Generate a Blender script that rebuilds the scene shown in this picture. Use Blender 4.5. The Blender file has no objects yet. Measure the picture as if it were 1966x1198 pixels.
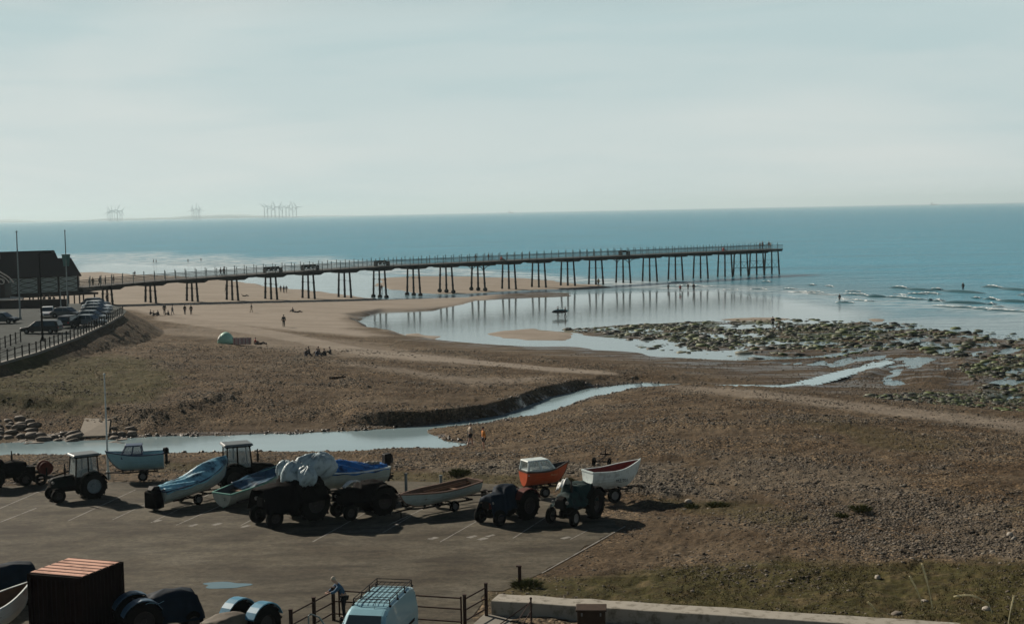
import bpy, bmesh, math, random
import numpy as np
from mathutils import Matrix, Vector, Euler
R = math.radians
scene = bpy.context.scene
COL = scene.collection
# ---------------- camera ----------------
CAMZ = 19.0
FPX = 50.0/36.0*1966.0
PITCH, ROLL = 4.04, 1.107
cam_d = bpy.data.cameras.new('camera'); cam = bpy.data.objects.new('camera', cam_d); COL.objects.link(cam)
cam_d.lens = 50.0; cam_d.sensor_width = 36.0; cam_d.clip_start = 0.5; cam_d.clip_end = 60000
CR = Matrix.Rotation(R(90-PITCH), 3, 'X') @ Matrix.Rotation(R(-ROLL), 3, 'Z')
cam.matrix_world = Matrix.Translation((0, 0, CAMZ)) @ CR.to_4x4()
scene.camera = cam
CRn = np.array(CR)
# ---------------- sky, sun, exposure ----------------
SUN_EL, SUN_AZ = 29.5, -47.0          # azimuth from +Y, negative = towards -X
world = bpy.data.worlds.new('World'); scene.world = world; world.use_nodes = True
def build_world():
    nt = world.node_tree; nt.nodes.clear(); N = nt.nodes.new; L = nt.links.new
    out = N('ShaderNodeOutputWorld'); bg = N('ShaderNodeBackground'); L(bg.outputs[0], out.inputs[0])
    tc = N('ShaderNodeTexCoord'); sep = N('ShaderNodeSeparateXYZ'); L(tc.outputs['Generated'], sep.inputs[0])
    mx = N('ShaderNodeMath'); mx.operation = 'MAXIMUM'; mx.inputs[1].default_value = 0.004; L(sep.outputs[2], mx.inputs[0])
    cmb = N('ShaderNodeCombineXYZ'); L(sep.outputs[0], cmb.inputs[0]); L(sep.outputs[1], cmb.inputs[1]); L(mx.outputs[0], cmb.inputs[2])
    sky = N('ShaderNodeTexSky'); sky.sky_type = 'NISHITA'; sky.sun_disc = False
    sky.sun_elevation = R(SUN_EL); sky.sun_rotation = R(SUN_AZ); sky.altitude = 20; sky.air_density = 1.0; sky.dust_density = 1.0; sky.ozone_density = 1.5
    L(cmb.outputs[0], sky.inputs[0])
    # thin high cloud veil with soft slanting wisps
    def cloud(rot, scl, nsc, det, lo, hi, loc=(0, 0, 0)):
        mp = N('ShaderNodeMapping'); L(tc.outputs['Generated'], mp.inputs[0]); mp.inputs['Rotation'].default_value = rot; mp.inputs['Scale'].default_value = scl; mp.inputs['Location'].default_value = loc
        nz = N('ShaderNodeTexNoise'); L(mp.outputs[0], nz.inputs['Vector']); nz.inputs['Scale'].default_value = nsc; nz.inputs['Detail'].default_value = det; nz.inputs['Roughness'].default_value = 0.5; nz.inputs['Distortion'].default_value = 0.6
        r_ = N('ShaderNodeMapRange'); L(nz.outputs[0], r_.inputs[0]); r_.inputs[1].default_value = lo; r_.inputs[2].default_value = hi; r_.interpolation_type = 'SMOOTHSTEP'; return r_.outputs[0]
    c1 = cloud((0, R(14), R(20)), (1, 1, 4.5), 1.5, 3, .36, .60, CLOUD_LOC); c2 = cloud((0, R(10), 0), (1, 1, 8), 4.5, 6, .35, .65)
    cm = N('ShaderNodeMath'); cm.operation = 'MULTIPLY_ADD'; L(c2, cm.inputs[0]); cm.inputs[1].default_value = .30; 
    cn = N('ShaderNodeMath'); cn.operation = 'MULTIPLY'; L(c1, cn.inputs[0]); cn.inputs[1].default_value = .70; L(cn.outputs[0], cm.inputs[2])
    vl = N('ShaderNodeMix'); vl.data_type = 'RGBA'; L(cm.outputs[0], vl.inputs[0]); vl.inputs[6].default_value = VEIL_B; vl.inputs[7].default_value = VEIL
    # veil thins out overhead
    mr = N('ShaderNodeMapRange'); L(mx.outputs[0], mr.inputs[0]); mr.inputs[1].default_value = 0.13; mr.inputs[2].default_value = 0.30; mr.inputs[3].default_value = 1.0; mr.inputs[4].default_value = 0.0
    fac = mr
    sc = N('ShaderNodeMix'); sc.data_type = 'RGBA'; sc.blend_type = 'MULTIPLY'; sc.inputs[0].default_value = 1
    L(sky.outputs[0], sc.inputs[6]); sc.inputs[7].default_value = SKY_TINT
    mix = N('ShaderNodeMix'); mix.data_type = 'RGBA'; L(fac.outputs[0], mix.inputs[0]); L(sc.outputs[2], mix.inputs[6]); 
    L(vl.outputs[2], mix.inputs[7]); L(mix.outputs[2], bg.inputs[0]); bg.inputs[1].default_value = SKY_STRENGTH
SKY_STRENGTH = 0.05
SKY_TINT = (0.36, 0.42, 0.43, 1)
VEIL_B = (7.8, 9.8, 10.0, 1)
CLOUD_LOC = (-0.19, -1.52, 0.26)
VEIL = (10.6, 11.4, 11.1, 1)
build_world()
sd = bpy.data.lights.new('sun', 'SUN'); sd.energy = 5.0; sd.angle = R(0.6); sd.color = (1.0, 0.90, 0.76)
sun = bpy.data.objects.new('sun', sd); COL.objects.link(sun)
SUNV = Vector((math.sin(R(SUN_AZ))*math.cos(R(SUN_EL)), math.cos(R(SUN_AZ))*math.cos(R(SUN_EL)), math.sin(R(SUN_EL))))
sun.rotation_euler = SUNV.to_track_quat('Z', 'Y').to_euler(); sun.location = (0, 0, 80)
scene.view_settings.view_transform = 'Standard'; scene.view_settings.look = 'None'; scene.view_settings.exposure = 0.32; scene.view_settings.gamma = 1.0
scene.render.resolution_x = 1024; scene.render.resolution_y = 623
scene.cycles.max_bounces = 6; scene.cycles.volume_bounces = 0

# ---------------- pixel <-> world ----------------
def proj(x, y, z):
    d = np.stack([x, y, z-CAMZ], -1) @ CRn
    w = -d[..., 2]
    return 983+FPX*d[..., 0]/w, 599-FPX*d[..., 1]/w
def unproj(px, py, z):
    d = CRn @ np.array([(px-983)/FPX, -(py-599)/FPX, -1.0])
    t = (z-CAMZ)/d[2]
    return d[0]*t, d[1]*t
# ---------------- noise ----------------
def _h(ix, iy, s):
    n = (ix.astype(np.int64)*374761393 + iy.astype(np.int64)*668265263 + s*974634777) & 0xffffffff
    n = ((n ^ (n >> 13))*1274126177) & 0xffffffff
    return ((n ^ (n >> 16)) & 0xffff)/65535.0
def vnoise(x, y, s=0):
    ix = np.floor(x); iy = np.floor(y); fx = x-ix; fy = y-iy
    fx = fx*fx*(3-2*fx); fy = fy*fy*(3-2*fy)
    return (_h(ix, iy, s)*(1-fx)+_h(ix+1, iy, s)*fx)*(1-fy) + (_h(ix, iy+1, s)*(1-fx)+_h(ix+1, iy+1, s)*fx)*fy
def fbm(x, y, scale, octv=4, s=0, gain=.5):
    x = np.asarray(x, float)/scale; y = np.asarray(y, float)/scale; a = 1; t = 0; w = 0
    for o in range(octv):
        t = t+a*vnoise(x, y, s+o*17); w += a; a *= gain; x = x*2.03+5.1; y = y*2.03+1.7
    return t/w-.5           # about -0.5 .. 0.5
# ---------------- polygons ----------------
def sdist(poly, x, y):
    """signed distance, positive inside"""
    P = np.array(poly, float); d = np.full(x.shape, 1e18); ins = np.zeros(x.shape, bool); n = len(P)
    for i in range(n):
        ax, ay = P[i]; bx, by = P[(i+1) % n]
        ex, ey = bx-ax, by-ay; L2 = ex*ex+ey*ey+1e-12
        t = np.clip(((x-ax)*ex+(y-ay)*ey)/L2, 0, 1)
        d = np.minimum(d, (x-ax-t*ex)**2+(y-ay-t*ey)**2)
        c = ((ay > y) != (by > y))
        with np.errstate(divide='ignore', invalid='ignore'):
            xi = ax+(y-ay)*ex/(ey if abs(ey) > 1e-12 else 1e-12)
        ins ^= c & (x < xi)
    d = np.sqrt(d)
    return np.where(ins, d, -d)
def smooth(a, lo, hi):
    t = np.clip((a-lo)/(hi-lo), 0, 1); return t*t*(3-2*t)
# ---------------- base height: thin plate through surveyed points ----------------
CTRL = [(-300,950,3),(-300,1198,3),(0,950,3),(0,1100,3),(0,1198,3),(400,1000,3),(400,1150,3),(800,1000,3),(800,1150,3),(1080,1030,3),(1000,940,3),(500,925,3),(200,940,3),
(983,1900,3),(-200,1700,3),(2200,1700,3.5),
(1300,1000,3.05),(1300,1150,3.05),(1600,1150,3.3),(1950,1150,3.7),(1600,1000,3.3),(1950,1000,3.5),(2400,1000,4),(2400,1190,4),(1300,900,3.1),(1600,880,3.1),(1950,880,3.2),(2400,880,3.4),
(1200,850,3.0),(1400,800,3.0),(1700,820,2.8),(1950,850,2.6),(1500,775,2.3),(1350,758,1.9),(1200,770,2.0),(1950,795,1.0),(1750,775,1.0),(2400,800,1),
(-200,890,2.4),(0,890,2.4),(400,888,2.5),(800,885,2.6),(950,850,2.5),(1020,820,2.3),
(100,790,3.3),(300,800,3.0),(600,800,2.6),(750,770,2.8),(900,740,2.45),(1050,720,1.9),(1180,715,1.3),(500,720,3.6),(300,700,4),(700,690,2.5),(500,670,2.5),(300,650,2.6),(900,690,1.6),(1100,690,.9),
(1300,700,.5),(1400,715,.5),(1600,705,.25),(1600,745,.35),(1800,740,.25),(1950,760,.3),(1800,660,.1),(2400,700,.1),
(300,610,1.8),(500,620,1.5),(700,640,1.0),(900,660,.4),(1100,672,.3),(1300,685,.2),(1500,692,.2),(300,570,1.5),(500,570,0.9),(650,590,.8),(720,575,.35),(250,540,1.0),(400,550,.7),(500,550,.4),(600,556,.2),(200,525,.3),(850,580,.3),
(900,600,-.05),(1200,600,-.15),(1500,600,-.3),(1700,600,-.5),(2000,600,-.8),(900,540,.1),(1200,555,-.1),(1500,550,-.6),(300,510,-.2),(600,515,-.3),(900,500,-1),(1500,490,-2.5),(2000,510,-2.5),(300,480,-1.5),(900,460,-3),(0,520,.2),(-300,520,.2),(-300,560,1.5),(0,570,2),
(0,760,4.2),(0,720,4.7),(-300,760,4.5),(-300,720,4.9),(100,720,4.3),(200,720,4.0)]
def _lp(x, y): return np.stack([np.arctan2(x, y)*2.0, np.log(np.hypot(x, y))], -1)
_cw = np.array([unproj(a, b, c) for a, b, c in CTRL]); _cz = np.array([c[2] for c in CTRL], float)
_cp = _lp(_cw[:, 0], _cw[:, 1]); _n = len(CTRL)
def _tk(d2): return 0.5*d2*np.log(d2+1e-12)
_K = _tk(((_cp[:, None]-_cp[None])**2).sum(-1))+np.eye(_n)*2e-4
_P = np.concatenate([np.ones((_n, 1)), _cp], 1)
_A = np.block([[_K, _P], [_P.T, np.zeros((3, 3))]])
_W = np.linalg.solve(_A, np.concatenate([_cz, np.zeros(3)]))
def base_h(x, y):
    x = np.asarray(x, float); y = np.asarray(y, float); sh = x.shape
    q = _lp(x.ravel(), np.maximum(y.ravel(), 1.0)); out = np.full(len(q), _W[_n])+q @ _W[_n+1:]
    for i in range(_n):
        out += _W[i]*_tk(((q-_cp[i])**2).sum(-1))
    r = np.hypot(x, y).ravel()
    out = np.clip(out, -3, 7)
    out = np.where(r > 520, np.minimum(out, -2.0), out)
    return out.reshape(sh)
def W(poly, z): return [unproj(a, b, z) for a, b in poly]
# ---- promenade (raised, 6.5 m) ----
PROM_Z = 5.5
PROM = W([(-900,900),(-250,760),(-100,722),(0,700),(70,680),(150,650),(205,624),(236,606),(243,598),(232,590),(205,584),(150,583),(100,584),(0,584),(-300,590),(-900,620)], PROM_Z)
# ---- river ----
RIV_UP = [(-300,862),(-100,858),(0,856),(60,846),(110,842),(250,840),(400,836),(560,832),(690,826),(815,817),(880,811),(950,800),(1010,780),(1060,762),(1130,745),(1200,738),(1250,735)]
RIV_LO = [(1250,742),(1200,750),(1150,760),(1080,782),(1020,798),(950,811),(895,818),(850,821),(818,824),(815,833),(840,838),(855,846),(895,851),(850,860),(700,864),(500,868),(300,871),(100,873),(0,874),(-300,880)]
def zriv_px(px): return float(np.interp(px, [850, 1240, 1720], [1.5, 0.75, 0.06]))
RIV = [unproj(a, b, zriv_px(a)) for a, b in RIV_UP+RIV_LO]
_rx = [unproj(850, 855, 1.5)[0], unproj(1240, 738, .75)[0], unproj(1700, 680, .06)[0]]
def zriv(x): return np.interp(x, _rx, [1.5, 0.75, 0.06])
_up = sorted([unproj(a, b, zriv_px(a)) for a, b in RIV_UP]); _ux = [p[0] for p in _up]; _uy = [p[1]-1 for p in _up]
STREAM = [unproj(a, b, zriv_px(a)) for a, b in [(1235,735),(1330,738),(1400,740),(1500,741),(1545,736),(1575,729),(1620,716),(1670,704),(1700,694),(1702,695),(1672,706),(1622,719),(1580,732),(1550,740),(1505,744),(1430,744),(1330,742),(1235,742)]]
# ---- sea and lagoon ----
SEA = W([(-2500,560),(-300,522),(0,524),(170,520),(250,528),(330,532),(420,538),(480,546),(560,556),(640,562),(700,575),(760,577),(880,572),(960,566),(1040,561),(1110,563),(1090,569),(1000,573),(900,577),(870,588),(830,596),(730,598),(668,611),(690,628),(760,645),(850,656),(930,662),(1100,668),(1200,676),(1260,683),(1400,692),(1500,690),(1600,686),(1700,670),(1800,666),(1966,668),(2600,675),(4500,700)], 0)
SEA = [tuple(p) for p in SEA]+[(9000, 1500), (9000, 40000), (-40000, 40000), (-20000, 3000)]
BARS = [W(b, 0) for b in (
 [(712,545),(735,534),(800,530),(900,531),(1000,534),(1080,541),(1150,547),(1185,552),(1120,557),(1040,556),(960,560),(880,565),(800,563),(745,556)],
 [(928,641),(960,634),(1020,631),(1085,636),(1112,647),(1085,653),(1000,654),(950,649)],
 [(1388,612),(1440,608),(1525,611),(1500,619),(1420,618)],
 [(1662,613),(1690,611),(1722,613),(1700,618),(1672,618)],
 [(760,643),(800,640),(845,646),(830,653)],
 [(1075,632),(1200,625),(1350,617),(1450,622),(1400,650),(1330,660),(1260,655),(1180,650),(1120,644)],
 )]
REEF = W([(1075,633),(1200,625),(1350,616),(1550,611),(1700,618),(1850,638),(2200,650),(2600,655),(2600,690),(1966,676),(1800,670),(1700,672),(1600,684),(1450,688),(1300,672),(1190,650)], 0)
FLATS = W([(1290,690),(1500,688),(1650,676),(1720,662),(1966,660),(2600,670),(2600,810),(1966,792),(1800,765),(1650,742),(1500,732),(1600,712),(1480,704)], 0.1)
def ground_h(x, y, detail=True):
    x = np.asarray(x, float); y = np.asarray(y, float)
    h = base_h(x, y)
    h = np.maximum(h, np.where(y < 500, -3, -3))
    wx = x+fbm(x, y, 9, 3, 3)*5; wy = y+fbm(x, y, 9, 3, 9)*5
    ds = sdist(SEA, wx, wy)
    land = np.maximum(h, 0.06)
    sea_z = np.minimum(h, -0.25)
    w = smooth(ds, -1.5, 1.5)
    h = np.where(ds > -1.5, land*(1-w)+sea_z*w, land)
    for b in BARS:
        db = sdist(b, wx, wy); wb = smooth(db, -2.5, 2.5); h = h*(1-wb)+np.maximum(h, 0.14)*wb
    dre = sdist(REEF, wx, wy); wr_ = smooth(dre, -2, 5)
    rz_ = .03+fbm(x, y, 7, 4, 61)*.55+fbm(x, y, 1.8, 3, 67)*.25-.16*smooth(x, 62, 90)
    h = h*(1-wr_)+rz_*wr_
    df = sdist(FLATS, wx, wy); wf = smooth(df, -1, 6)
    u_ = (x*.48+y*.88)/3.2; v_ = x*.88-y*.48
    fz_ = .115+fbm(u_, v_, 2.6, 4, 71)*.75-.12*smooth(x, 45, 80)
    h = h*(1-wf)+fz_*wf
    # river and stream
    wx = x+fbm(x, y, 4, 3, 31)*1.6; wy = y+fbm(x, y, 4, 3, 39)*1.6
    dr = sdist(RIV, wx, wy); zr = zriv(x)
    px, py = proj(x, y, h)
    cx = x
    # steep eroded far bank along the middle reach, gentle shelving elsewhere
    a0, a1 = unproj(700, 828, 1.5)[0], unproj(1130, 748, .9)[0]
    north = sdist(NORTH, x, y) > 0
    steep = smooth(cx, a0-3, a0+5)*(1-smooth(cx, a1-7, a1+3))*north
    slope = 0.13+steep*.95+.32*smooth(-cx, 24, 34)*(1-steep)*(y > np.interp(x, _ux, _uy))
    bank = zr+0.03+np.maximum(-dr, 0)*slope
    h = np.where(dr < 0, np.minimum(h, np.maximum(bank, -1)), np.minimum(h, zr-0.12-0.15*smooth(dr, 0, 1.5)))
    dt = sdist(STREAM, wx, wy)
    h = np.where(dt > -2, np.minimum(h, zr+0.05-smooth(dt, -.5, .8)*0.2+np.maximum(-dt-1, 0)*.1), h)
    drp = sdist(RIPRAP, x, y); wq = smooth(drp, -2.2, -.1)
    if wq.max() > 0: h = h*(1-wq)+(RIP_P[0]*x+RIP_P[1]*y+RIP_P[2])*wq
    drp = sdist(RAMP, x, y); wq = smooth(drp, -1.6, -.2)
    if wq.max() > 0: h = h*(1-wq)+(RAMP_A+RAMP_B*y)*wq
    # promenade with its bank
    dp = sdist(PROM, x, y)
    h = np.maximum(h, PROM_Z-np.maximum(-dp, 0)*0.62-0.0)
    h = np.where(dp > 0, PROM_Z-0.02, h)
    return h
RAMP = [unproj(150, 838, 1.75), unproj(208, 836, 1.75), unproj(212, 804, 2.6), unproj(163, 803, 2.6)]
_ya = (RAMP[0][1]+RAMP[1][1])/2; _yb = (RAMP[2][1]+RAMP[3][1])/2; RAMP_B = (2.5-1.65)/(_yb-_ya); RAMP_A = 1.65-RAMP_B*_ya
_p3 = [(*unproj(0, 842, 1.7), 1.7), (*unproj(208, 836, 1.65), 1.65), (*unproj(180, 803, 2.5), 2.5)]
RIP_P = np.linalg.solve(np.array([[a, b, 1] for a, b, c in _p3]), np.array([c for a, b, c in _p3]))
RIPRAP = [unproj(-90, 847, 1.7), unproj(262, 836, 1.65), unproj(262, 806, 2.5), unproj(150, 795, 2.7), unproj(-90, 793, 2.7)]
NORTH = W([(640,780),(640,829),(815,822),(950,803),(1010,785),(1060,766),(1130,748),(1200,741),(1260,737),(1260,690)], 1.2)
def GP(px, py):
    z = 3.0
    for i in range(11):
        x, y = unproj(px, py, z); z2 = float(ground_h(np.array([x]), np.array([y]))[0]); z += (z2-z)*.8
    return x, y, z
# ---------------- materials ----------------
MATS = {}
def mat(name, col, rough=.6, metal=0.0, var=.25, scale=6.0, bump=0.0, dirt=None, spec=.5, coat=0.0):
    if name in MATS: return MATS[name]
    m = bpy.data.materials.new(name); m.use_nodes = True; nt = m.node_tree; N = nt.nodes.new; L = nt.links.new
    b = nt.nodes['Principled BSDF']; b.inputs['Roughness'].default_value = rough; b.inputs['Metallic'].default_value = metal
    b.inputs['Specular IOR Level'].default_value = spec; b.inputs['Coat Weight'].default_value = coat
    tc = N('ShaderNodeTexCoord'); nz = N('ShaderNodeTexNoise'); L(tc.outputs['Object'], nz.inputs['Vector'])
    nz.inputs['Scale'].default_value = scale; nz.inputs['Detail'].default_value = 5; nz.inputs['Roughness'].default_value = .65
    rp = N('ShaderNodeValToRGB'); L(nz.outputs[0], rp.inputs[0])
    lo = dirt if dirt else tuple(c*(1-var) for c in col); hi = tuple(min(1, c*(1+var*.5)) for c in col)
    rp.color_ramp.elements[0].position = .34 if dirt else .3; rp.color_ramp.elements[0].color = (*lo, 1)
    rp.color_ramp.elements[1].position = .5 if dirt else .7; rp.color_ramp.elements[1].color = (*hi, 1)
    L(rp.outputs[0], b.inputs['Base Color'])
    if bump:
        bp = N('ShaderNodeBump'); bp.inputs['Strength'].default_value = bump; bp.inputs['Distance'].default_value = .02; L(nz.outputs[0], bp.inputs['Height']); L(bp.outputs[0], b.inputs['Normal'])
    MATS[name] = m; return m
def glassmat(name='glass', col=(.03, .045, .05), rough=.08):
    m = mat(name, col, rough, 0, .1, 1, spec=.8); return m
# ---------------- mesh builder ----------------
class MB:
    def __init__(s): s.v = []; s.f = []; s.M = Matrix.Identity(4)
    def add(s, vs, fs):
        o = len(s.v); s.v += [tuple(s.M @ Vector(p)) for p in vs]; s.f += [tuple(i+o for i in f) for f in fs]; return s
    def box(s, c, d, rot=None, taper=1.0):
        x, y, z = d[0]/2, d[1]/2, d[2]/2; t = taper
        vs = [(-x,-y,-z),(x,-y,-z),(x,y,-z),(-x,y,-z),(-x*t,-y*t,z),(x*t,-y*t,z),(x*t,y*t,z),(-x*t,y*t,z)]
        E = Euler(rot).to_matrix() if rot else Matrix.Identity(3)
        vs = [tuple(E @ Vector(p)+Vector(c)) for p in vs]
        return s.add(vs, [(0,3,2,1),(4,5,6,7),(0,1,5,4),(1,2,6,5),(2,3,7,6),(3,0,4,7)])
    def tube(s, p0, p1, r0, r1=None, n=8, caps=True):
        r1 = r0 if r1 is None else r1; p0, p1 = Vector(p0), Vector(p1); d = (p1-p0)
        if d.length < 1e-6: return s
        d.normalize(); u = d.orthogonal().normalized(); w = d.cross(u); vs = []
        for p, r in ((p0, r0), (p1, r1)):
            for i in range(n):
                a = 2*math.pi*i/n; vs.append(tuple(p+u*math.cos(a)*r+w*math.sin(a)*r))
        fs = [(i, (i+1) % n, n+(i+1) % n, n+i) for i in range(n)]
        if caps: fs += [tuple(range(n-1, -1, -1)), tuple(range(n, 2*n))]
        return s.add(vs, fs)
    def path(s, pts, r, n=6):
        for a, b in zip(pts, pts[1:]): s.tube(a, b, r, r, n)
        return s
    def lathe(s, prof, c=(0,0,0), axis='Z', n=20):
        vs = []; m = len(prof)
        for i in range(n):
            a = 2*math.pi*i/n
            for r, h in prof:
                p = (r*math.cos(a), r*math.sin(a), h)
                if axis == 'Y': p = (p[0], p[2], p[1])
                if axis == 'X': p = (p[2], p[0], p[1])
                vs.append((p[0]+c[0], p[1]+c[1], p[2]+c[2]))
        fs = []
        for i in range(n):
            j = (i+1) % n
            for k in range(m-1): fs.append((i*m+k, j*m+k, j*m+k+1, i*m+k+1))
        return s.add(vs, fs)
    def loft(s, secs, closed=True, caps=True):
        m = len(secs[0]); vs = [p for q in secs for p in q]; fs = []
        for i in range(len(secs)-1):
            for k in range(m if closed else m-1):
                k2 = (k+1) % m; fs.append((i*m+k, i*m+k2, (i+1)*m+k2, (i+1)*m+k))
        if caps and closed: fs += [tuple(range(m-1, -1, -1)), tuple(range((len(secs)-1)*m, len(secs)*m))]
        return s.add(vs, fs)
    def prism(s, pts, y0, y1):
        """outline in x,z extruded along y"""
        n = len(pts); vs = [(p[0], y0, p[1]) for p in pts]+[(p[0], y1, p[1]) for p in pts]
        return s.add(vs, [(i, (i+1) % n, n+(i+1) % n, n+i) for i in range(n)]+[tuple(range(n-1, -1, -1)), tuple(range(n, 2*n))])
    def grid(s, fn, nu, nv):
        vs = [tuple(fn(i/nu, j/nv)) for i in range(nu+1) for j in range(nv+1)]
        return s.add(vs, [(i*(nv+1)+j, (i+1)*(nv+1)+j, (i+1)*(nv+1)+j+1, i*(nv+1)+j+1) for i in range(nu) for j in range(nv)])
    def ball(s, c, r, n=10, m=7):
        rr = r if hasattr(r, '__len__') else (r, r, r)
        return s.grid(lambda u, v: (c[0]+rr[0]*math.cos(2*math.pi*u)*math.sin(math.pi*v), c[1]+rr[1]*math.sin(2*math.pi*u)*math.sin(math.pi*v), c[2]+rr[2]*math.cos(math.pi*v)), n, m)
    def build(s, name, m, parent=None, smooth=False, bevel=0, solid=0):
        me = bpy.data.meshes.new(name); me.from_pydata(s.v, [], s.f)
        bm = bmesh.new(); bm.from_mesh(me)
        bmesh.ops.remove_doubles(bm, verts=bm.verts, dist=1e-5)
        if solid:
            bmesh.ops.recalc_face_normals(bm, faces=bm.faces)
            bmesh.ops.solidify(bm, geom=bm.faces[:], thickness=solid)
        if bevel:
            bmesh.ops.bevel(bm, geom=[e for e in bm.edges if e.is_manifold and e.calc_face_angle(0) > .5], offset=bevel, segments=1, affect='EDGES', clamp_overlap=True)
        bmesh.ops.recalc_face_normals(bm, faces=bm.faces)
        bm.to_mesh(me); bm.free()
        if smooth: me.polygons.foreach_set('use_smooth', [True]*len(me.polygons))
        me.materials.append(m)
        o = bpy.data.objects.new(name, me); COL.objects.link(o)
        if parent: o.parent = parent
        return o
def npmesh(name, V, F, m, attrs=None, smooth=True):
    me = bpy.data.meshes.new(name); nv = len(V); nf, k = F.shape
    me.vertices.add(nv); me.vertices.foreach_set('co', np.ascontiguousarray(V, np.float32).ravel())
    me.loops.add(nf*k); me.loops.foreach_set('vertex_index', np.ascontiguousarray(F, np.int32).ravel())
    me.polygons.add(nf); me.polygons.foreach_set('loop_start', np.arange(nf, dtype=np.int32)*k); me.polygons.foreach_set('loop_total', np.full(nf, k, np.int32))
    if smooth: me.polygons.foreach_set('use_smooth', np.ones(nf, bool))
    me.update(); me.validate()
    for an, a in (attrs or {}).items():
        at = me.color_attributes.new(an, 'FLOAT_COLOR', 'POINT')
        if a.shape[1] == 3: a = np.concatenate([a, np.ones((len(a), 1))], 1)
        at.data.foreach_set('color', np.ascontiguousarray(a, np.float32).ravel())
    me.materials.append(m)
    o = bpy.data.objects.new(name, me); COL.objects.link(o); return o
def tag(o, label=None, cat=None, group=None, kind=None):
    if label: o['label'] = label
    if cat: o['category'] = cat
    if group: o['group'] = group
    if kind: o['kind'] = kind
    return o
def thing(name, label, cat, loc=(0,0,0), rz=0, group=None, rot=None):
    o = bpy.data.objects.new(name, None); COL.objects.link(o); o.location = loc
    o.rotation_euler = rot if rot else (0, 0, rz); o.empty_display_size = .2
    return tag(o, label, cat, group)
def dup(root, loc=None, rz=None, label=None, group=None, scale=None):
    def cp(o, par):
        c = o.copy(); COL.objects.link(c)
        if par: c.parent = par
        for ch in KIDS.get(o.name, [k for k in bpy.data.objects if k.parent == o]): cp(ch, c)
        return c
    KIDS = {}
    for k in bpy.data.objects:
        if k.parent: KIDS.setdefault(k.parent.name, []).append(k)
    def cp2(o, par):
        c = o.copy(); COL.objects.link(c)
        if par: c.parent = par
        for ch in KIDS.get(o.name, []): cp2(ch, c)
        return c
    r = cp2(root, None)
    if loc is not None: r.location = loc
    if rz is not None: r.rotation_euler = (0, 0, rz)
    if label: r['label'] = label
    if group: r['group'] = group
    if scale: r.scale = (scale,)*3 if not hasattr(scale, '__len__') else scale
    return r
def recolor(root, partname, m):
    for k in bpy.data.objects:
        if k.parent == root and k.name.split('.')[0] == partname:
            k.material_slots[0].link = 'OBJECT'; k.material_slots[0].material = m
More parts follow.
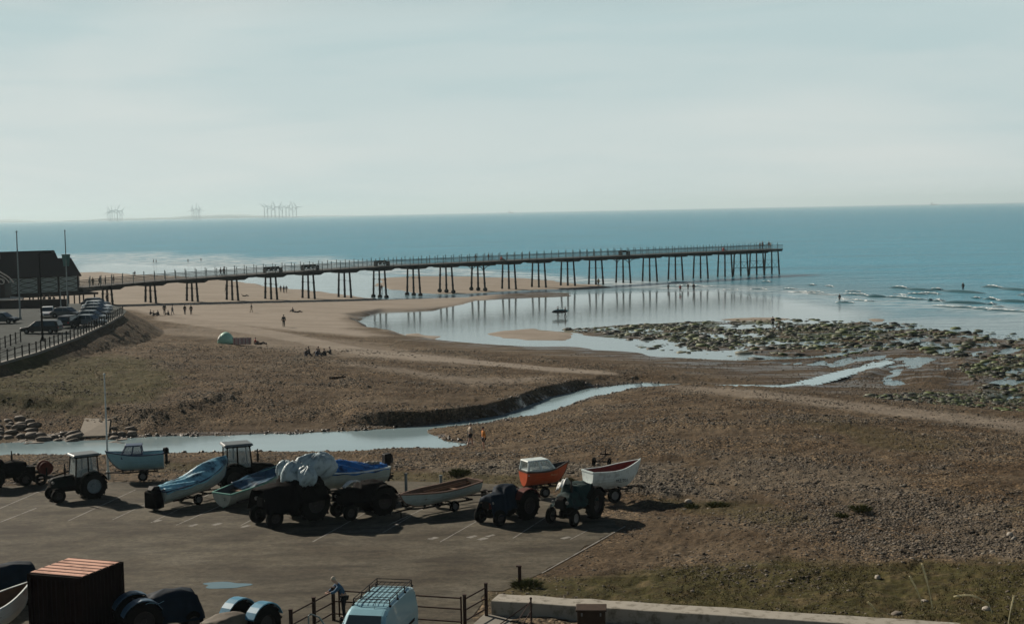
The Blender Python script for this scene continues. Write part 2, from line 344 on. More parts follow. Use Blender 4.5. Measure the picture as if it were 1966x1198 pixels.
# ================= GROUND =================
def shader_ground():
    m = bpy.data.materials.new('beach_ground'); m.use_nodes = True; nt = m.node_tree; N = nt.nodes.new; L = nt.links.new
    b = nt.nodes['Principled BSDF']
    def attr(n):
        a = N('ShaderNodeAttribute'); a.attribute_name = n; s = N('ShaderNodeSeparateColor'); L(a.outputs['Color'], s.inputs[0]); return s.outputs
    m1, m2 = attr('mask_a'), attr('mask_b')     # a: sand, grass, wet   b: pale stones, algae, pebbliness
    tc = N('ShaderNodeNewGeometry')
    def noise(sc, det=4, rough=.6, stretch=None, dist=0):
        n = N('ShaderNodeTexNoise'); n.inputs['Scale'].default_value = sc; n.inputs['Detail'].default_value = det; n.inputs['Roughness'].default_value = rough; n.inputs['Distortion'].default_value = dist
        if stretch:
            mp = N('ShaderNodeMapping'); mp.inputs['Rotation'].default_value = (0, 0, stretch[2]); mp.inputs['Scale'].default_value = (stretch[0], stretch[1], 1); L(tc.outputs['Position'], mp.inputs[0]); L(mp.outputs[0], n.inputs['Vector'])
        else: L(tc.outputs['Position'], n.inputs['Vector'])
        return n.outputs[0]
    def ramp(src, stops):
        r = N('ShaderNodeValToRGB'); L(src, r.inputs[0]); e = r.color_ramp.elements
        while len(e) < len(stops): e.new(.5)
        for i, (p, c) in enumerate(stops): e[i].position = p; e[i].color = (*c, 1) if hasattr(c, '__len__') else (c, c, c, 1)
        return r.outputs[0]
    def mix(f, a, c, mode='MIX'):
        x = N('ShaderNodeMix'); x.data_type = 'RGBA'; x.blend_type = mode
        if hasattr(f, 'links'): L(f, x.inputs[0])
        else: x.inputs[0].default_value = f
        for i, q in ((6, a), (7, c)):
            if hasattr(q, 'links'): L(q, x.inputs[i])
            else: x.inputs[i].default_value = (*q, 1)
        return x.outputs[2]
    def mul(a, c):
        x = N('ShaderNodeMath'); x.operation = 'MULTIPLY'
        for i, q in ((0, a), (1, c)):
            if hasattr(q, 'links'): L(q, x.inputs[i])
            else: x.inputs[i].default_value = q
        return x.outputs[0]
    big = noise(.11, 4, .6, (1.0, 1.0, 0)); streak = noise(.35, 4, .6, (.35, 1.0, R(-14))); fine = noise(3.2, 5, .75); grain = noise(11, 3, .8)
    col = ramp(big, [(.36, (.095, .066, .040)), (.5, (.145, .106, .070)), (.64, (.225, .175, .125))])
    col = mix(.6, col, ramp(streak, [(.38, (.088, .058, .036)), (.52, (.150, .105, .068)), (.64, (.20, .150, .105))]))
    col = mix(.85, col, ramp(fine, [(.30, (.42,)*3), (.5, (.95,)*3), (.72, (1.55, 1.5, 1.42))]), 'MULTIPLY')
    vor = N('ShaderNodeTexVoronoi'); vor.inputs['Scale'].default_value = 8.5; L(tc.outputs['Position'], vor.inputs['Vector'])
    vs = N('ShaderNodeSeparateColor'); L(vor.outputs['Color'], vs.inputs[0])
    peb = ramp(vs.outputs[0], [(.1, (.35, .33, .30)), (.55, (.9, .87, .82)), (.8, (1.5, 1.45, 1.38)), (.97, (2.5, 2.4, 2.3))])
    col = mix(mul(m2[2], .9), col, mix(1, col, peb, 'MULTIPLY'))
    col = mix(mul(m2[0], .75), col, mix(1, (.27, .235, .195), ramp(fine, [(.3, .5), (.5, .9), (.7, 1.35)]), 'MULTIPLY'))
    sand = mix(1, ramp(noise(.25, 4, .6, (.4, 1, R(-10))), [(.35, (.35, .295, .250)), (.65, (.44, .375, .325))]), ramp(grain, [(.3, .82), (.7, 1.12)]), 'MULTIPLY')
    col = mix(m1[0], col, sand)
    gr = mix(1, ramp(noise(.6, 4, .6), [(.35, (.085, .064, .028)), (.52, (.080, .072, .024)), (.66, (.15, .115, .060))]), ramp(fine, [(.3, .5), (.5, 1), (.72, 1.6)]), 'MULTIPLY')
    col = mix(m1[1], col, gr)
    alg = ramp(fine, [(.35, (.035, .037, .014)), (.5, (.065, .090, .022)), (.7, (.12, .15, .04))])
    col = mix(m2[1], col, alg)
    wetn = ramp(noise(.55, 5, .68, (.22, 1.0, R(-58))), [(.47, 0.0), (.55, 1.0)])
    # wet: water lies in the hollows as a glossy film
    mr = N('ShaderNodeMapRange'); L(m1[2], mr.inputs[0]); mr.inputs[1].default_value = .78; mr.inputs[2].default_value = 1.0
    w2 = N('ShaderNodeMath'); w2.operation = 'MAXIMUM'; L(mul(m1[2], wetn), w2.inputs[0]); L(mr.outputs[0], w2.inputs[1])
    wet = w2.outputs[0]
    col = mix(mul(m1[2], .55), col, mix(1, col, (.42, .42, .42), 'MULTIPLY'))
    col = mix(1, col, (.63, .635, .60), 'MULTIPLY')
    L(col, b.inputs['Base Color'])
    ro = N('ShaderNodeMapRange'); L(wet, ro.inputs[0]); ro.inputs[3].default_value = .95; ro.inputs[4].default_value = .12; L(ro.outputs[0], b.inputs['Roughness'])
    sp = N('ShaderNodeMapRange'); L(wet, sp.inputs[0]); sp.inputs[3].default_value = .1; sp.inputs[4].default_value = .7; L(sp.outputs[0], b.inputs['Specular IOR Level'])
    bh = N('ShaderNodeMath'); bh.operation = 'ADD'; L(fine, bh.inputs[0]); L(mul(vor.outputs['Distance'], mul(m2[2], -.5)), bh.inputs[1])
    bp = N('ShaderNodeBump'); bp.inputs['Distance'].default_value = .35; L(bh.outputs[0], bp.inputs['Height'])
    inv = N('ShaderNodeMath'); inv.operation = 'SUBTRACT'; inv.inputs[0].default_value = 1; L(wet, inv.inputs[1]); 
    sd_ = N('ShaderNodeMath'); sd_.operation = 'MULTIPLY_ADD'; L(m1[0], sd_.inputs[0]); sd_.inputs[1].default_value = -.75; sd_.inputs[2].default_value = .85
    L(mul(mul(inv.outputs[0], sd_.outputs[0]), .6), bp.inputs['Strength'])
    L(bp.outputs[0], b.inputs['Normal'])
    return m
def fan(angs, rs):
    A, Q = np.meshgrid(np.radians(angs), rs); X = np.sin(A)*Q; Y = np.cos(A)*Q
    nr, na = A.shape; i = np.arange(nr*na).reshape(nr, na)
    F = np.stack([i[:-1, :-1], i[:-1, 1:], i[1:, 1:], i[1:, :-1]], -1).reshape(-1, 4)
    return X.ravel(), Y.ravel(), F
angs = np.concatenate([np.arange(-62, -23, 1.0), np.arange(-23, 23, .042), np.arange(23, 63, 1.0)])
rs = np.concatenate([np.linspace(4, 44, 24), 45*1.0036**np.arange(0, 690), 45*1.0036**690*1.14**np.arange(1, 31)])
X, Y, F = fan(angs, rs)
H = ground_h(X, Y)
CP_POLY = W([(-400,948),(0,934),(200,926),(420,925),(560,922),(800,925),(960,930),(1000,935),(1110,960),(1195,1014),(1115,1056),(1040,1100),(1000,1120),(965,1135),(938,1134),(905,1185),(905,1800),(-1200,1900),(-1200,1198)], 3.0)
dcp = sdist(CP_POLY, X, Y)
dprom = sdist(PROM, X, Y)
dsea = sdist(SEA, X, Y); driv = sdist(RIV, X, Y)
n1 = fbm(X, Y, 14, 4, 1); n2 = fbm(X, Y, 4, 4, 2); n3 = fbm(X, Y, 1.2, 3, 5); n4 = fbm(X, Y, .35, 2, 8)
def pm(poly, soft, noise=0, z=None):
    pts = [GP(a, b)[:2] for a, b in poly] if z is None else W(poly, z)
    return smooth(sdist(pts, X+n2*noise, Y+n3*noise)+n1*noise*.8, -soft, soft)
sand = pm([(170,500),(250,515),(480,535),(650,552),(760,565),(900,560),(1000,560),(900,590),(700,600),(665,612),(690,632),(760,646),(700,648),(560,636),(400,618),(300,606),(250,596),(150,585),(0,585),(-400,590),(-400,500)], 3, 4)
for bb in BARS[:5]: sand = np.maximum(sand, smooth(sdist(bb, X, Y), -3, 1))
# the pale tracks
sand = np.maximum(sand, .8*pm([(300,606),(420,618),(560,640),(700,668),(900,690),(1050,704),(1190,716),(1190,721),(1050,712),(900,699),(690,682),(560,656),(420,632),(300,614)], .8, 1.5))
sand = np.maximum(sand, .45*pm([(640,700),(800,722),(900,742),(1000,738),(1080,730),(1060,722),(900,725),(760,705),(660,692)], 2, 5))
sand = np.maximum(sand, .55*pm([(1240,745),(1400,745),(1560,760),(1700,778),(1850,795),(1990,812),(1990,832),(1850,812),(1700,795),(1560,778),(1400,760)], 2, 4))
sand = np.maximum(sand, .4*pm([(360,612),(620,645),(900,688),(900,705),(600,680),(330,640)], 3, 8))
sand *= smooth(-dprom, 1, 5)
grass = np.zeros_like(X)
grass = np.maximum(grass, .95*pm([(-300,760),(0,730),(60,700),(200,680),(290,690),(330,740),(230,775),(0,790),(-300,800)], 2, 7))
grass = np.maximum(grass, .75*pm([(560,898),(700,905),(860,905),(1000,915),(1110,925),(1110,945),(1000,938),(740,932),(560,922)], .7, 2))
grass = np.maximum(grass, .7*pm([(240,885),(420,885),(600,890),(600,915),(420,905),(240,905)], .7, 2.5))
grass = np.maximum(grass, 1.0*pm([(985,1126),(1100,1100),(1300,1085),(1500,1075),(1700,1080),(2100,1070),(2300,1300),(1750,1300),(1400,1175),(950,1150)], 1.0, 3))
grass = np.maximum(grass, .6*pm([(1240,955),(1400,960),(1600,985),(1620,1010),(1450,1005),(1250,975)], .8, 4))
grass = np.maximum(grass, .45*smooth(n1, .06, .2)*smooth(-driv, 4, 9)*smooth(H, 2.6, 3.0)*(Y < 110))
pale = np.zeros_like(X)
pale = np.maximum(pale, .8*pm([(800,895),(1000,885),(1200,890),(1340,890),(1380,960),(1230,945),(1100,915),(900,910)], 1.5, 6))
pale = np.maximum(pale, .55*pm([(1300,930),(1500,960),(1966,1060),(1966,1010),(1700,900),(1500,860),(1300,870)], 3, 10))
pale = np.maximum(pale, .6*pm([(1600,1030),(1966,1020),(2100,1065),(1800,1065)], 1, 4))
pale = np.maximum(pale, .3*smooth(n2, .05, .2))
wet = smooth(1.0-H+n2*.7, .15, .85)*smooth(-dprom, 5, 12)*(1-.9*sand)
wet = np.maximum(wet, smooth(driv, -.9, -.1))
wet = np.minimum(wet, .75)
low = smooth(X, 15, 40)*smooth(1.1-H, 0, .5)
wet = np.maximum(wet*smooth(Y, 100, 112) if False else wet, 0)
alg = np.zeros_like(X)
alg = np.maximum(alg, 1.0*pm([(1080,634),(1200,626),(1350,618),(1550,616),(1700,625),(1720,650),(1600,665),(1450,660),(1330,655),(1200,648)], 4, 8))
alg = np.maximum(alg, 1.0*pm([(1850,745),(1966,700),(2200,700),(2200,770),(1900,762)], 3, 9))
alg *= smooth(n2, -.15, .12)
peb = smooth(H, .5, 1.6)*(1-sand)*(1-.75*grass)*smooth(n2+.35, .1, .4)
peb = np.maximum(peb, .8*low)
dirt = pm([(1110,1000),(1300,985),(1500,1010),(1650,1070),(1500,1085),(1300,1095),(1100,1110),(1040,1105),(1195,1018)], 2, 4)
peb *= 1-.8*dirt; pale *= 1-.9*dirt
bankdirt = smooth(-dprom, -1, .5)*(1-smooth(-dprom, 7, 9))
# fine relief of shingle, sand ripples; flat under tarmac and on the promenade
H2 = H + (n3*.30+n4*.14+n2*.35)*smooth(H, .35, 1.2)*(1-.75*sand)*smooth(-dcp, .2, 2.5)*smooth(-dprom, .3, 3)*smooth(-driv, .3, 3)
H2 = np.where((dcp > -.2), 3.0, H2); 
H2 = np.where((dcp < -.2) & (dcp > -2.5), H2*smooth(-dcp, .2, 2.5)+3.0*(1-smooth(-dcp, .2, 2.5)), H2)
ground = npmesh('ground', np.stack([X, Y, H2], -1), F, shader_ground(), {'mask_a': np.stack([sand, grass, wet], -1), 'mask_b': np.stack([pale, alg, peb], -1)})
tag(ground, 'brown shingle and sand beach with patches of thin grass', None, None, 'structure')
def gz(x, y):
    """height of the built ground mesh near x, y"""
    x = np.atleast_1d(np.asarray(x, float)); y = np.atleast_1d(np.asarray(y, float))
    a = np.degrees(np.arctan2(x, y)); r = np.hypot(x, y)
    fi = np.interp(a, angs, np.arange(len(angs))); fj = np.interp(r, rs, np.arange(len(rs)))
    i0 = np.clip(fi.astype(int), 0, len(angs)-2); j0 = np.clip(fj.astype(int), 0, len(rs)-2); fx = fi-i0; fy = fj-j0
    G = H2.reshape(len(rs), len(angs))
    return (G[j0, i0]*(1-fx)+G[j0, i0+1]*fx)*(1-fy)+(G[j0+1, i0]*(1-fx)+G[j0+1, i0+1]*fx)*fy
def gsamp(A, x, y):
    a = np.degrees(np.arctan2(x, y)); r = np.hypot(x, y)
    i0 = np.clip(np.interp(a, angs, np.arange(len(angs))).astype(int), 0, len(angs)-2); j0 = np.clip(np.interp(r, rs, np.arange(len(rs))).astype(int), 0, len(rs)-2)
    return A.reshape(len(rs), len(angs))[j0, i0]
def G3(px, py):
    x, y, z = GP(px, py); return Vector((x, y, float(gz(x, y)[0])))
def CPt(px, py, z=3.02):
    x, y = unproj(px, py, z); return Vector((x, y, z))

# ================= WATER =================
def water_mat(name, col, rough, bstr, scale, calm_attr=False, bdist=.25):
    m = bpy.data.materials.new(name); m.use_nodes = True; nt = m.node_tree; N = nt.nodes.new; L = nt.links.new
    b = nt.nodes['Principled BSDF']; b.inputs['IOR'].default_value = 1.33; b.inputs['Specular IOR Level'].default_value = .5
    g = N('ShaderNodeNewGeometry')
    def nz(sc, st, rot, det=3):
        mp = N('ShaderNodeMapping'); mp.inputs['Rotation'].default_value = (0, 0, rot); mp.inputs['Scale'].default_value = (st, 1, 1); L(g.outputs['Position'], mp.inputs[0])
        n = N('ShaderNodeTexNoise'); n.inputs['Scale'].default_value = sc; n.inputs['Detail'].default_value = det; n.inputs['Roughness'].default_value = .6; L(mp.outputs[0], n.inputs['Vector']); return n.outputs[0]
    a = nz(scale, .45, R(12), 4); c = nz(scale*.16, .3, R(8), 3)
    ad = N('ShaderNodeMath'); ad.operation = 'MULTIPLY_ADD'; L(c, ad.inputs[0]); ad.inputs[1].default_value = 2.5; L(a, ad.inputs[2])
    bp = N('ShaderNodeBump'); bp.inputs['Distance'].default_value = bdist; L(ad.outputs[0], bp.inputs['Height']); L(bp.outputs[0], b.inputs['Normal'])
    rp = N('ShaderNodeValToRGB'); L(nz(scale*.05, .25, R(5), 4), rp.inputs[0])
    rp.color_ramp.elements[0].position = .3; rp.color_ramp.elements[0].color = (*[v*.82 for v in col], 1)
    rp.color_ramp.elements[1].position = .7; rp.color_ramp.elements[1].color = (*[min(1, v*1.18) for v in col], 1)
    if calm_attr:
        at = N('ShaderNodeAttribute'); at.attribute_name = 'shore'; s = N('ShaderNodeSeparateColor'); L(at.outputs['Color'], s.inputs[0])
        x = N('ShaderNodeMix'); x.data_type = 'RGBA'; L(s.outputs[1], x.inputs[0]); L(rp.outputs[0], x.inputs[6]); x.inputs[7].default_value = SHALLOW; 
        fo = N('ShaderNodeMix'); fo.data_type = 'RGBA'
        fn = N('ShaderNodeMath'); fn.operation = 'MULTIPLY'; L(s.outputs[2], fn.inputs[0])
        fr = N('ShaderNodeValToRGB'); L(nz(.35, .35, R(10), 5), fr.inputs[0]); fr.color_ramp.elements[0].position = .43; fr.color_ramp.elements[1].position = .55; L(fr.outputs[0], fn.inputs[1])
        L(fn.outputs[0], fo.inputs[0]); L(x.outputs[2], fo.inputs[6]); fo.inputs[7].default_value = (.62, .66, .66, 1); L(fo.outputs[2], b.inputs['Base Color'])
        m1_ = N('ShaderNodeMapRange'); L(s.outputs[0], m1_.inputs[0]); m1_.inputs[3].default_value = bstr; m1_.inputs[4].default_value = .012; L(m1_.outputs[0], bp.inputs['Strength'])
        m2_ = N('ShaderNodeMapRange'); L(s.outputs[0], m2_.inputs[0]); m2_.inputs[3].default_value = rough; m2_.inputs[4].default_value = .10; L(m2_.outputs[0], b.inputs['Roughness'])
    else:
        L(rp.outputs[0], b.inputs['Base Color']); bp.inputs['Strength'].default_value = bstr; b.inputs['Roughness'].default_value = rough
    return m
SHALLOW = (.12, .145, .145, 1)
M_SEA = water_mat('sea_water', (.018, .23, .33), .25, 1.0, .9, True, bdist=.7)
R0_ = 112
sa = np.concatenate([np.arange(-62, -22, 1.5), np.arange(-22, 22, .11), np.arange(22, 63, 1.5)])
sr = np.concatenate([112*1.0055**np.arange(0, 313), 112*1.0055**313*1.12**np.arange(1, 37)])
SX, SY, SF = fan(sa, sr); k = np.hypot(SX, SY).max()
LAG = W([(640,600),(700,585),(900,570),(1200,560),(1400,556),(1560,575),(1700,600),(1700,640),(1400,720),(600,660)], 0)
LAG2 = W([(150,505),(400,512),(620,518),(760,530),(760,580),(400,560),(100,540)], 0)
calm = np.maximum(smooth(sdist(LAG, SX, SY), -14, 10), .9*smooth(sdist(LAG2, SX, SY), -12, 8))
calm = np.maximum(calm, .8*smooth(260-SY+SX*.0, 0, 35)*(SX > 0))
dse = sdist(SEA, SX, SY)
sh = np.clip(1-smooth(dse, 0, 130), 0, 1)*.8; sh = np.maximum(sh, calm)
foam = smooth(sdist(W([(100,492),(300,486),(450,492),(640,497),(900,515),(1150,535),(1350,548),(1350,560),(1150,548),(900,530),(640,524),(480,522),(300,512),(100,504)], 0), SX, SY), -8, 8)*.9
foam = np.maximum(foam, .6*smooth(sdist(W([(1300,545),(1500,550),(1700,570),(2000,590),(2000,612),(1700,592),(1500,565),(1300,556)], 0), SX, SY), -6, 8))
sea = npmesh('sea', np.stack([SX, SY, np.zeros_like(SX)], -1), SF, M_SEA, {'shore': np.stack([calm, sh, foam], -1)})
tag(sea, 'calm teal sea with wet shallows below the pier', None, None, 'structure')
# river: a sheet following the bed
def sheet(name, polys, zf, m, step, margin, label):
    V = []; Fs = []; base = 0
    for poly in polys:
        P = np.array(poly); x0, y0 = P.min(0)-2; x1, y1 = P.max(0)+2
        gx, gy = np.meshgrid(np.arange(x0, x1, step), np.arange(y0, y1, step)); d = sdist(poly, gx, gy)
        idx = np.arange(gx.size).reshape(gx.shape); ok = d > -margin
        q = ok[:-1, :-1] & ok[:-1, 1:] & ok[1:, 1:] & ok[1:, :-1]
        F_ = np.stack([idx[:-1, :-1][q], idx[:-1, 1:][q], idx[1:, 1:][q], idx[1:, :-1][q]], -1)
        V.append(np.stack([gx.ravel(), gy.ravel(), zf(gx.ravel())], -1)); Fs.append(F_+base); base += gx.size
    o = npmesh(name, np.concatenate(V), np.concatenate(Fs), m); tag(o, label, None, None, 'structure'); return o
M_RIV = water_mat('stream_water', (.21, .29, .31), .12, .06, 1.6, bdist=.1)
river = sheet('river', [RIV, STREAM], zriv, M_RIV, .6, 1.4, 'pale stream crossing the beach behind the boats')
# ================= shared materials =================
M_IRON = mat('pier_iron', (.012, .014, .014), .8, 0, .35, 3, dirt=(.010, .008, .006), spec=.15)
M_DECK = mat('weathered_deck', (.05, .046, .04), .8, 0, .3, 4)
M_RAILP = mat('railing_paint', (.065, .10, .10), .55, 0, .25, 2)
M_BLACK = mat('black_paint', (.006, .005, .005), .6, 0, .4, 5, spec=.15)
M_RUBBER = mat('tyre_rubber', (.007, .006, .005), .9, 0, .4, 12, spec=.1)
M_DARKST = mat('dark_steel', (.014, .011, .010), .75, 0, .4, 8, dirt=(.025, .013, .008), spec=.15)
M_RUST = mat('rusty_steel', (.085, .045, .028), .8, .1, .5, 10, dirt=(.03, .018, .013))
M_WHITE = mat('white_gloss', (.66, .68, .66), .35, 0, .12, 5)
M_GALV = mat('galvanised', (.13, .13, .125), .6, .1, .2, 8)
M_GLASS = glassmat()
M_SKIN = mat('skin', (.42, .24, .17), .6, 0, .1, 20)
def cloth(name, c): return mat('cloth_'+name, c, .9, 0, .3, 9, bump=.3)
# ================= PIER =================
PO = Vector((-74.5, 293, 0)); PU = Vector((.811, .585, 0)); PW = Vector((.585, -.811, 0))
PYAW = math.atan2(.585, .811)
def deck_z(t): return float(np.interp(t, [-40, -15, 0, 27, 55, 100, 184], [5.3, 5.6, 6.2, 6.75, 7.15, 7.2, 7.1]))
def PP(t, w, z): p = PO+PU*t+PW*w; return Vector((p.x, p.y, z))
def build_pier():
    pier = thing('pier', 'long iron pier on slender columns running out from the beach to the sea', 'pier')
    T0, T1 = -17, 183.6; ts = list(np.arange(T0, T1, 3.0))+[T1]
    mb = MB()
    mb.loft([[PP(t, w, deck_z(t)+dz) for w, dz in ((-3, -.22), (3, -.22), (3, 0), (-3, 0))] for t in ts])
    mb.build('deck', M_DECK, pier)
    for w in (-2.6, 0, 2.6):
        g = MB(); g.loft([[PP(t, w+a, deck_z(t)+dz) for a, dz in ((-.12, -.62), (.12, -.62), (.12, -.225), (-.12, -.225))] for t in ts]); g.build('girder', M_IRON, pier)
    for w in (-2.95, 2.95):
        mb = MB(); t = T0+1
        while t < T1:
            z = deck_z(t); mb.box(PP(t, w, z+.85), (.11, .11, 1.7), rot=(0, 0, PYAW)); mb.ball(PP(t, w, z+1.76), .12, 6, 4); t += 2.27
        for dz, r in ((1.08, .045), (.55, .02), (.12, .03), (.33, .015), (.8, .015)):
            mb.path([PP(t, w, deck_z(t)+dz) for t in ts], r, 5)
        o = mb.build('railing', M_RAILP, pier)
        mb = MB(); mb.path([PP(t, w, deck_z(t)+1.13) for t in ts], .035, 5); mb.build('handrail', M_DECK, o)
        # close balusters read as a pale infill
        mb = MB(); t = T0+1
        while t < T1:
            z = deck_z(t); mb.box(PP(t, w, z+.6), (.03, .02, .95), rot=(0, 0, PYAW)); t += .27
        mb.build('baluster_infill', M_RAILP, o)
    bents = [9.11*n for n in range(-1, 19)]+[170.0, 176.2, 182.2]
    for i, t in enumerate(bents):
        z = deck_z(t); n = i-1; wide = n in (9, 14); head = i >= 20
        fr = PP(t, 0, 0)
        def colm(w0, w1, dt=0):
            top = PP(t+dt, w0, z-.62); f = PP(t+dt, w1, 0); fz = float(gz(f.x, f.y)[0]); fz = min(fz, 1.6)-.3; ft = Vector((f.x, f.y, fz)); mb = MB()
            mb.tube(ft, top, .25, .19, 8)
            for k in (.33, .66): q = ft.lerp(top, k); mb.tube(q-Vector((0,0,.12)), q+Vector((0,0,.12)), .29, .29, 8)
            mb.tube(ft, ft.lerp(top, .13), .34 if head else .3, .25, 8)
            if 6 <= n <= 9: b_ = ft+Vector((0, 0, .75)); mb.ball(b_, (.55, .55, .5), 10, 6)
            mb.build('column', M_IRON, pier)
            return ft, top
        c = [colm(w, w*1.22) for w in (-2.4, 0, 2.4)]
        mb = MB()
        for (f0, t0), (f1, t1) in zip(c, c[1:]):
            for k0, k1 in ((.33, .66), (.66, .33)) if head else ():
                mb.tube(f0.lerp(t0, k0), f1.lerp(t1, k1), .035, .035, 5)
            mb.tube(f0.lerp(t0, .66), f1.lerp(t1, .66), .05 if head else .03, None, 5)
            mb.tube(f0.lerp(t0, .97), f1.lerp(t1, .97), .07, None, 5)
        if head:
            for (f0, t0) in c:
                mb.tube(f0.lerp(t0, .42), f0.lerp(t0, .42)+PU*6.2*(-1 if t > 180 else 1), .06, None, 5)
        mb.build('cross_bracing', M_IRON, pier)
        if not head or t < 180:
            hw, bw = (4.4, 3.6) if wide else (3.7, 1.9)
            mb = MB(); zt = z-.6
            mb.loft([[PP(t-hw, w, deck_z(t-hw)-.24), PP(t-bw, w, z-1.02), PP(t+bw, w, z-1.02), PP(t+hw, w, deck_z(t+hw)-.24)] for w in (-2.3, 2.3)])
            mb.build('haunch_beam', M_IRON, pier)
        if wide:
            mb = MB()
            for w in (-2.4, 2.4):
                for s in (-1, 1):
                    pts = [PP(t+s*1.9*(1-math.cos(a)), w, z-2.5+1.5*math.sin(a)) for a in np.linspace(0, math.pi/2, 6)]; mb.path(pts, .09, 5)
            mb.build('curved_bracket', M_IRON, pier)
    # bench shelters standing out above the rail
    for t, L_ in ((27.3, 3.8), (36.4, 3.6), (54.7, 3.2), (127, 2.6)):
        z = deck_z(t); mb = MB()
        mb.box(PP(t, 1.2, z+.45), (L_, 1.6, .08), rot=(0, 0, PYAW)); mb.box(PP(t, .5, z+.95), (L_, .08, .55), rot=(0, 0, PYAW))
        for s in (-1, 1): mb.box(PP(t+s*L_/2, 1.2, z+.5), (.1, 1.5, 1.0), rot=(0, 0, PYAW))
        mb.build('bench', M_BLACK, pier)
build_pier()
# ================= PIER ENTRANCE BUILDING =================
M_ROOF = mat('dark_slate_roof', (.020, .011, .009), .9, 0, .35, 2.5)
M_PANEL = mat('pale_green_panel', (.24, .29, .27), .6, 0, .2, 2)
M_TRIM = mat('dark_timber', (.018, .011, .009), .8, 0, .3, 3)
M_CREAM = mat('white_bargeboard', (.62, .58, .52), .6, 0, .2, 4)
def build_pavilion():
    b = thing('pier_pavilion', 'dark roofed seaside pavilion on posts at the landward end of the pier', 'building')
    def volume(ta, tb, hw, ze, zr, oh=.5):
        mb = MB()
        for s in (-1, 1):
            mb.add([PP(ta, s*(hw+oh), ze-.25), PP(tb, s*(hw+oh), ze-.25), PP(tb, 0, zr), PP(ta, 0, zr), PP(ta, s*(hw+oh), ze-.05), PP(tb, s*(hw+oh), ze-.05), PP(tb, 0, zr+.2), PP(ta, 0, zr+.2)],
                   [(0,3,2,1),(4,5,6,7),(0,1,5,4),(1,2,6,5),(2,3,7,6),(3,0,4,7)])
        return mb.build('roof', M_ROOF, b)
    r = volume(-52, -19.5, 6, 8.3, 12.9)
    volume(-19.4, -16.2, 5.2, 8.2, 11.3)
    c = MB()
    for t in (-31,): c.box(PP(t, 2.2, 12.2), (.5, .5, .9), rot=(0, 0, PYAW))
    c.build('roof_vent', M_CREAM, r)
    # walls
    mb = MB(); mb.loft([[PP(t, -5.9, 4.8), PP(t, 5.9, 4.8), PP(t, 5.9, 8.3), PP(t, 0, 12.8), PP(t, -5.9, 8.3)] for t in (-51.5, -20)]); mb.build('wall', M_TRIM, b)
    mb = MB(); mb.loft([[PP(t, -5, 4.8), PP(t, 5, 4.8), PP(t, 5, 8.1), PP(t, 0, 11.1), PP(t, -5, 8.1)] for t in (-19.9, -16.6)]); mb.build('wall', M_TRIM, b)
    # panels with leaf-shaped tracery on the near side
    tt = np.linspace(-48, -17, 9)
    for a, e in zip(tt, tt[1:]):
        wq = 5.96 if e < -19 else 5.96
        mb = MB(); mb.box(PP((a+e)/2, wq, 6.6), (e-a-.45, .12, 2.9), rot=(0, 0, PYAW)); p = mb.build('wall_panel', M_PANEL, b)
        mb = MB(); m_ = (a+e)/2; hw = (e-a)/2-.3
        for zc in (5.7, 6.65, 7.6):
            for s in (-1, 1):
                mb.path([PP(m_+k*hw, wq+.1, zc+s*.42*(1-k*k)) for k in np.linspace(-1, 1, 9)], .07, 4)
        for q in (a+.05, e-.05): mb.box(PP(q, wq+.06, 6.6), (.28, .2, 3.2), rot=(0, 0, PYAW))
        mb.build('tracery', M_TRIM, p)
    # platform and posts
    mb = MB(); mb.loft([[PP(t, w, z) for w, z in ((-7, 4.35), (7.2, 4.35), (7.2, 4.75), (-7, 4.75))] for t in (-52, -13.5)]); mb.build('platform', M_TRIM, b)
    mb = MB(); mb.loft([[PP(-15.6, w, z) for w, z in ((-4, 4.76), (4.5, 4.76), (4.5, 5.3), (-4, 5.3))], [PP(-11, w, z) for w, z in ((-3, 4.9), (3, 4.9), (3, 5.35), (-3, 5.35))]]); mb.build('ramp', M_DECK, b)
    for t in np.arange(-50, -13, 3.0):
        for w in (-5.5, 0, 6.4):
            p = PP(t, w, 0); mb = MB(); mb.tube((p.x, p.y, float(gz(p.x, p.y)[0])-.3), (p.x, p.y, 4.4), .16, None, 6); mb.build('post', M_TRIM, b)
    # front gable of the entrance with pale scrolled bargeboards
    def Q(a, z, d=0): return PP(-35.5+a, 12.5+d, z)
    mb = MB(); mb.loft([[Q(-6, 4.8, d), Q(3.4, 4.8, d), Q(3.4, 8.4, d), Q(-1.3, 12.2, d), Q(-6, 8.4, d)] for d in (0, -7)]); mb.build('wall', M_TRIM, b)
    mb = MB(); 
    for off in (0, .8, 1.7):
        mb.path([Q(4.0-off+.25*math.sin(k*7), 8.0+k*(4.6-off*.9), .3) if 0 else Q(4.0-off-k*(5.3-off)+.3*math.sin(k*9), 7.6+k*(5.0-off), .35) for k in np.linspace(0, 1, 12)], .13 if off == 0 else .09, 5)
    for k in range(5): mb.path([Q(1.9-.9*k+.5*math.cos(a), 7.9+.55*k+.5*math.sin(a), .3) for a in np.linspace(0, 6.28, 9)], .07, 4)
    mb.build('bargeboard', M_CREAM, b)
    mb = MB()
    for k in range(5): mb.box(Q(-4.6+k*1.9, 6.3, .1), (1.2, .1, 2.2), rot=(0, 0, PYAW))
    mb.build('window', M_GLASS, b)
    mb = MB(); mb.loft([[Q(-6.5, 4.5, d), Q(5.2, 4.5, d), Q(5.2, 4.8, d), Q(-6.5, 4.8, d)] for d in (1.8, -4)]); mb.build('canopy', M_CREAM, b)
build_pavilion()
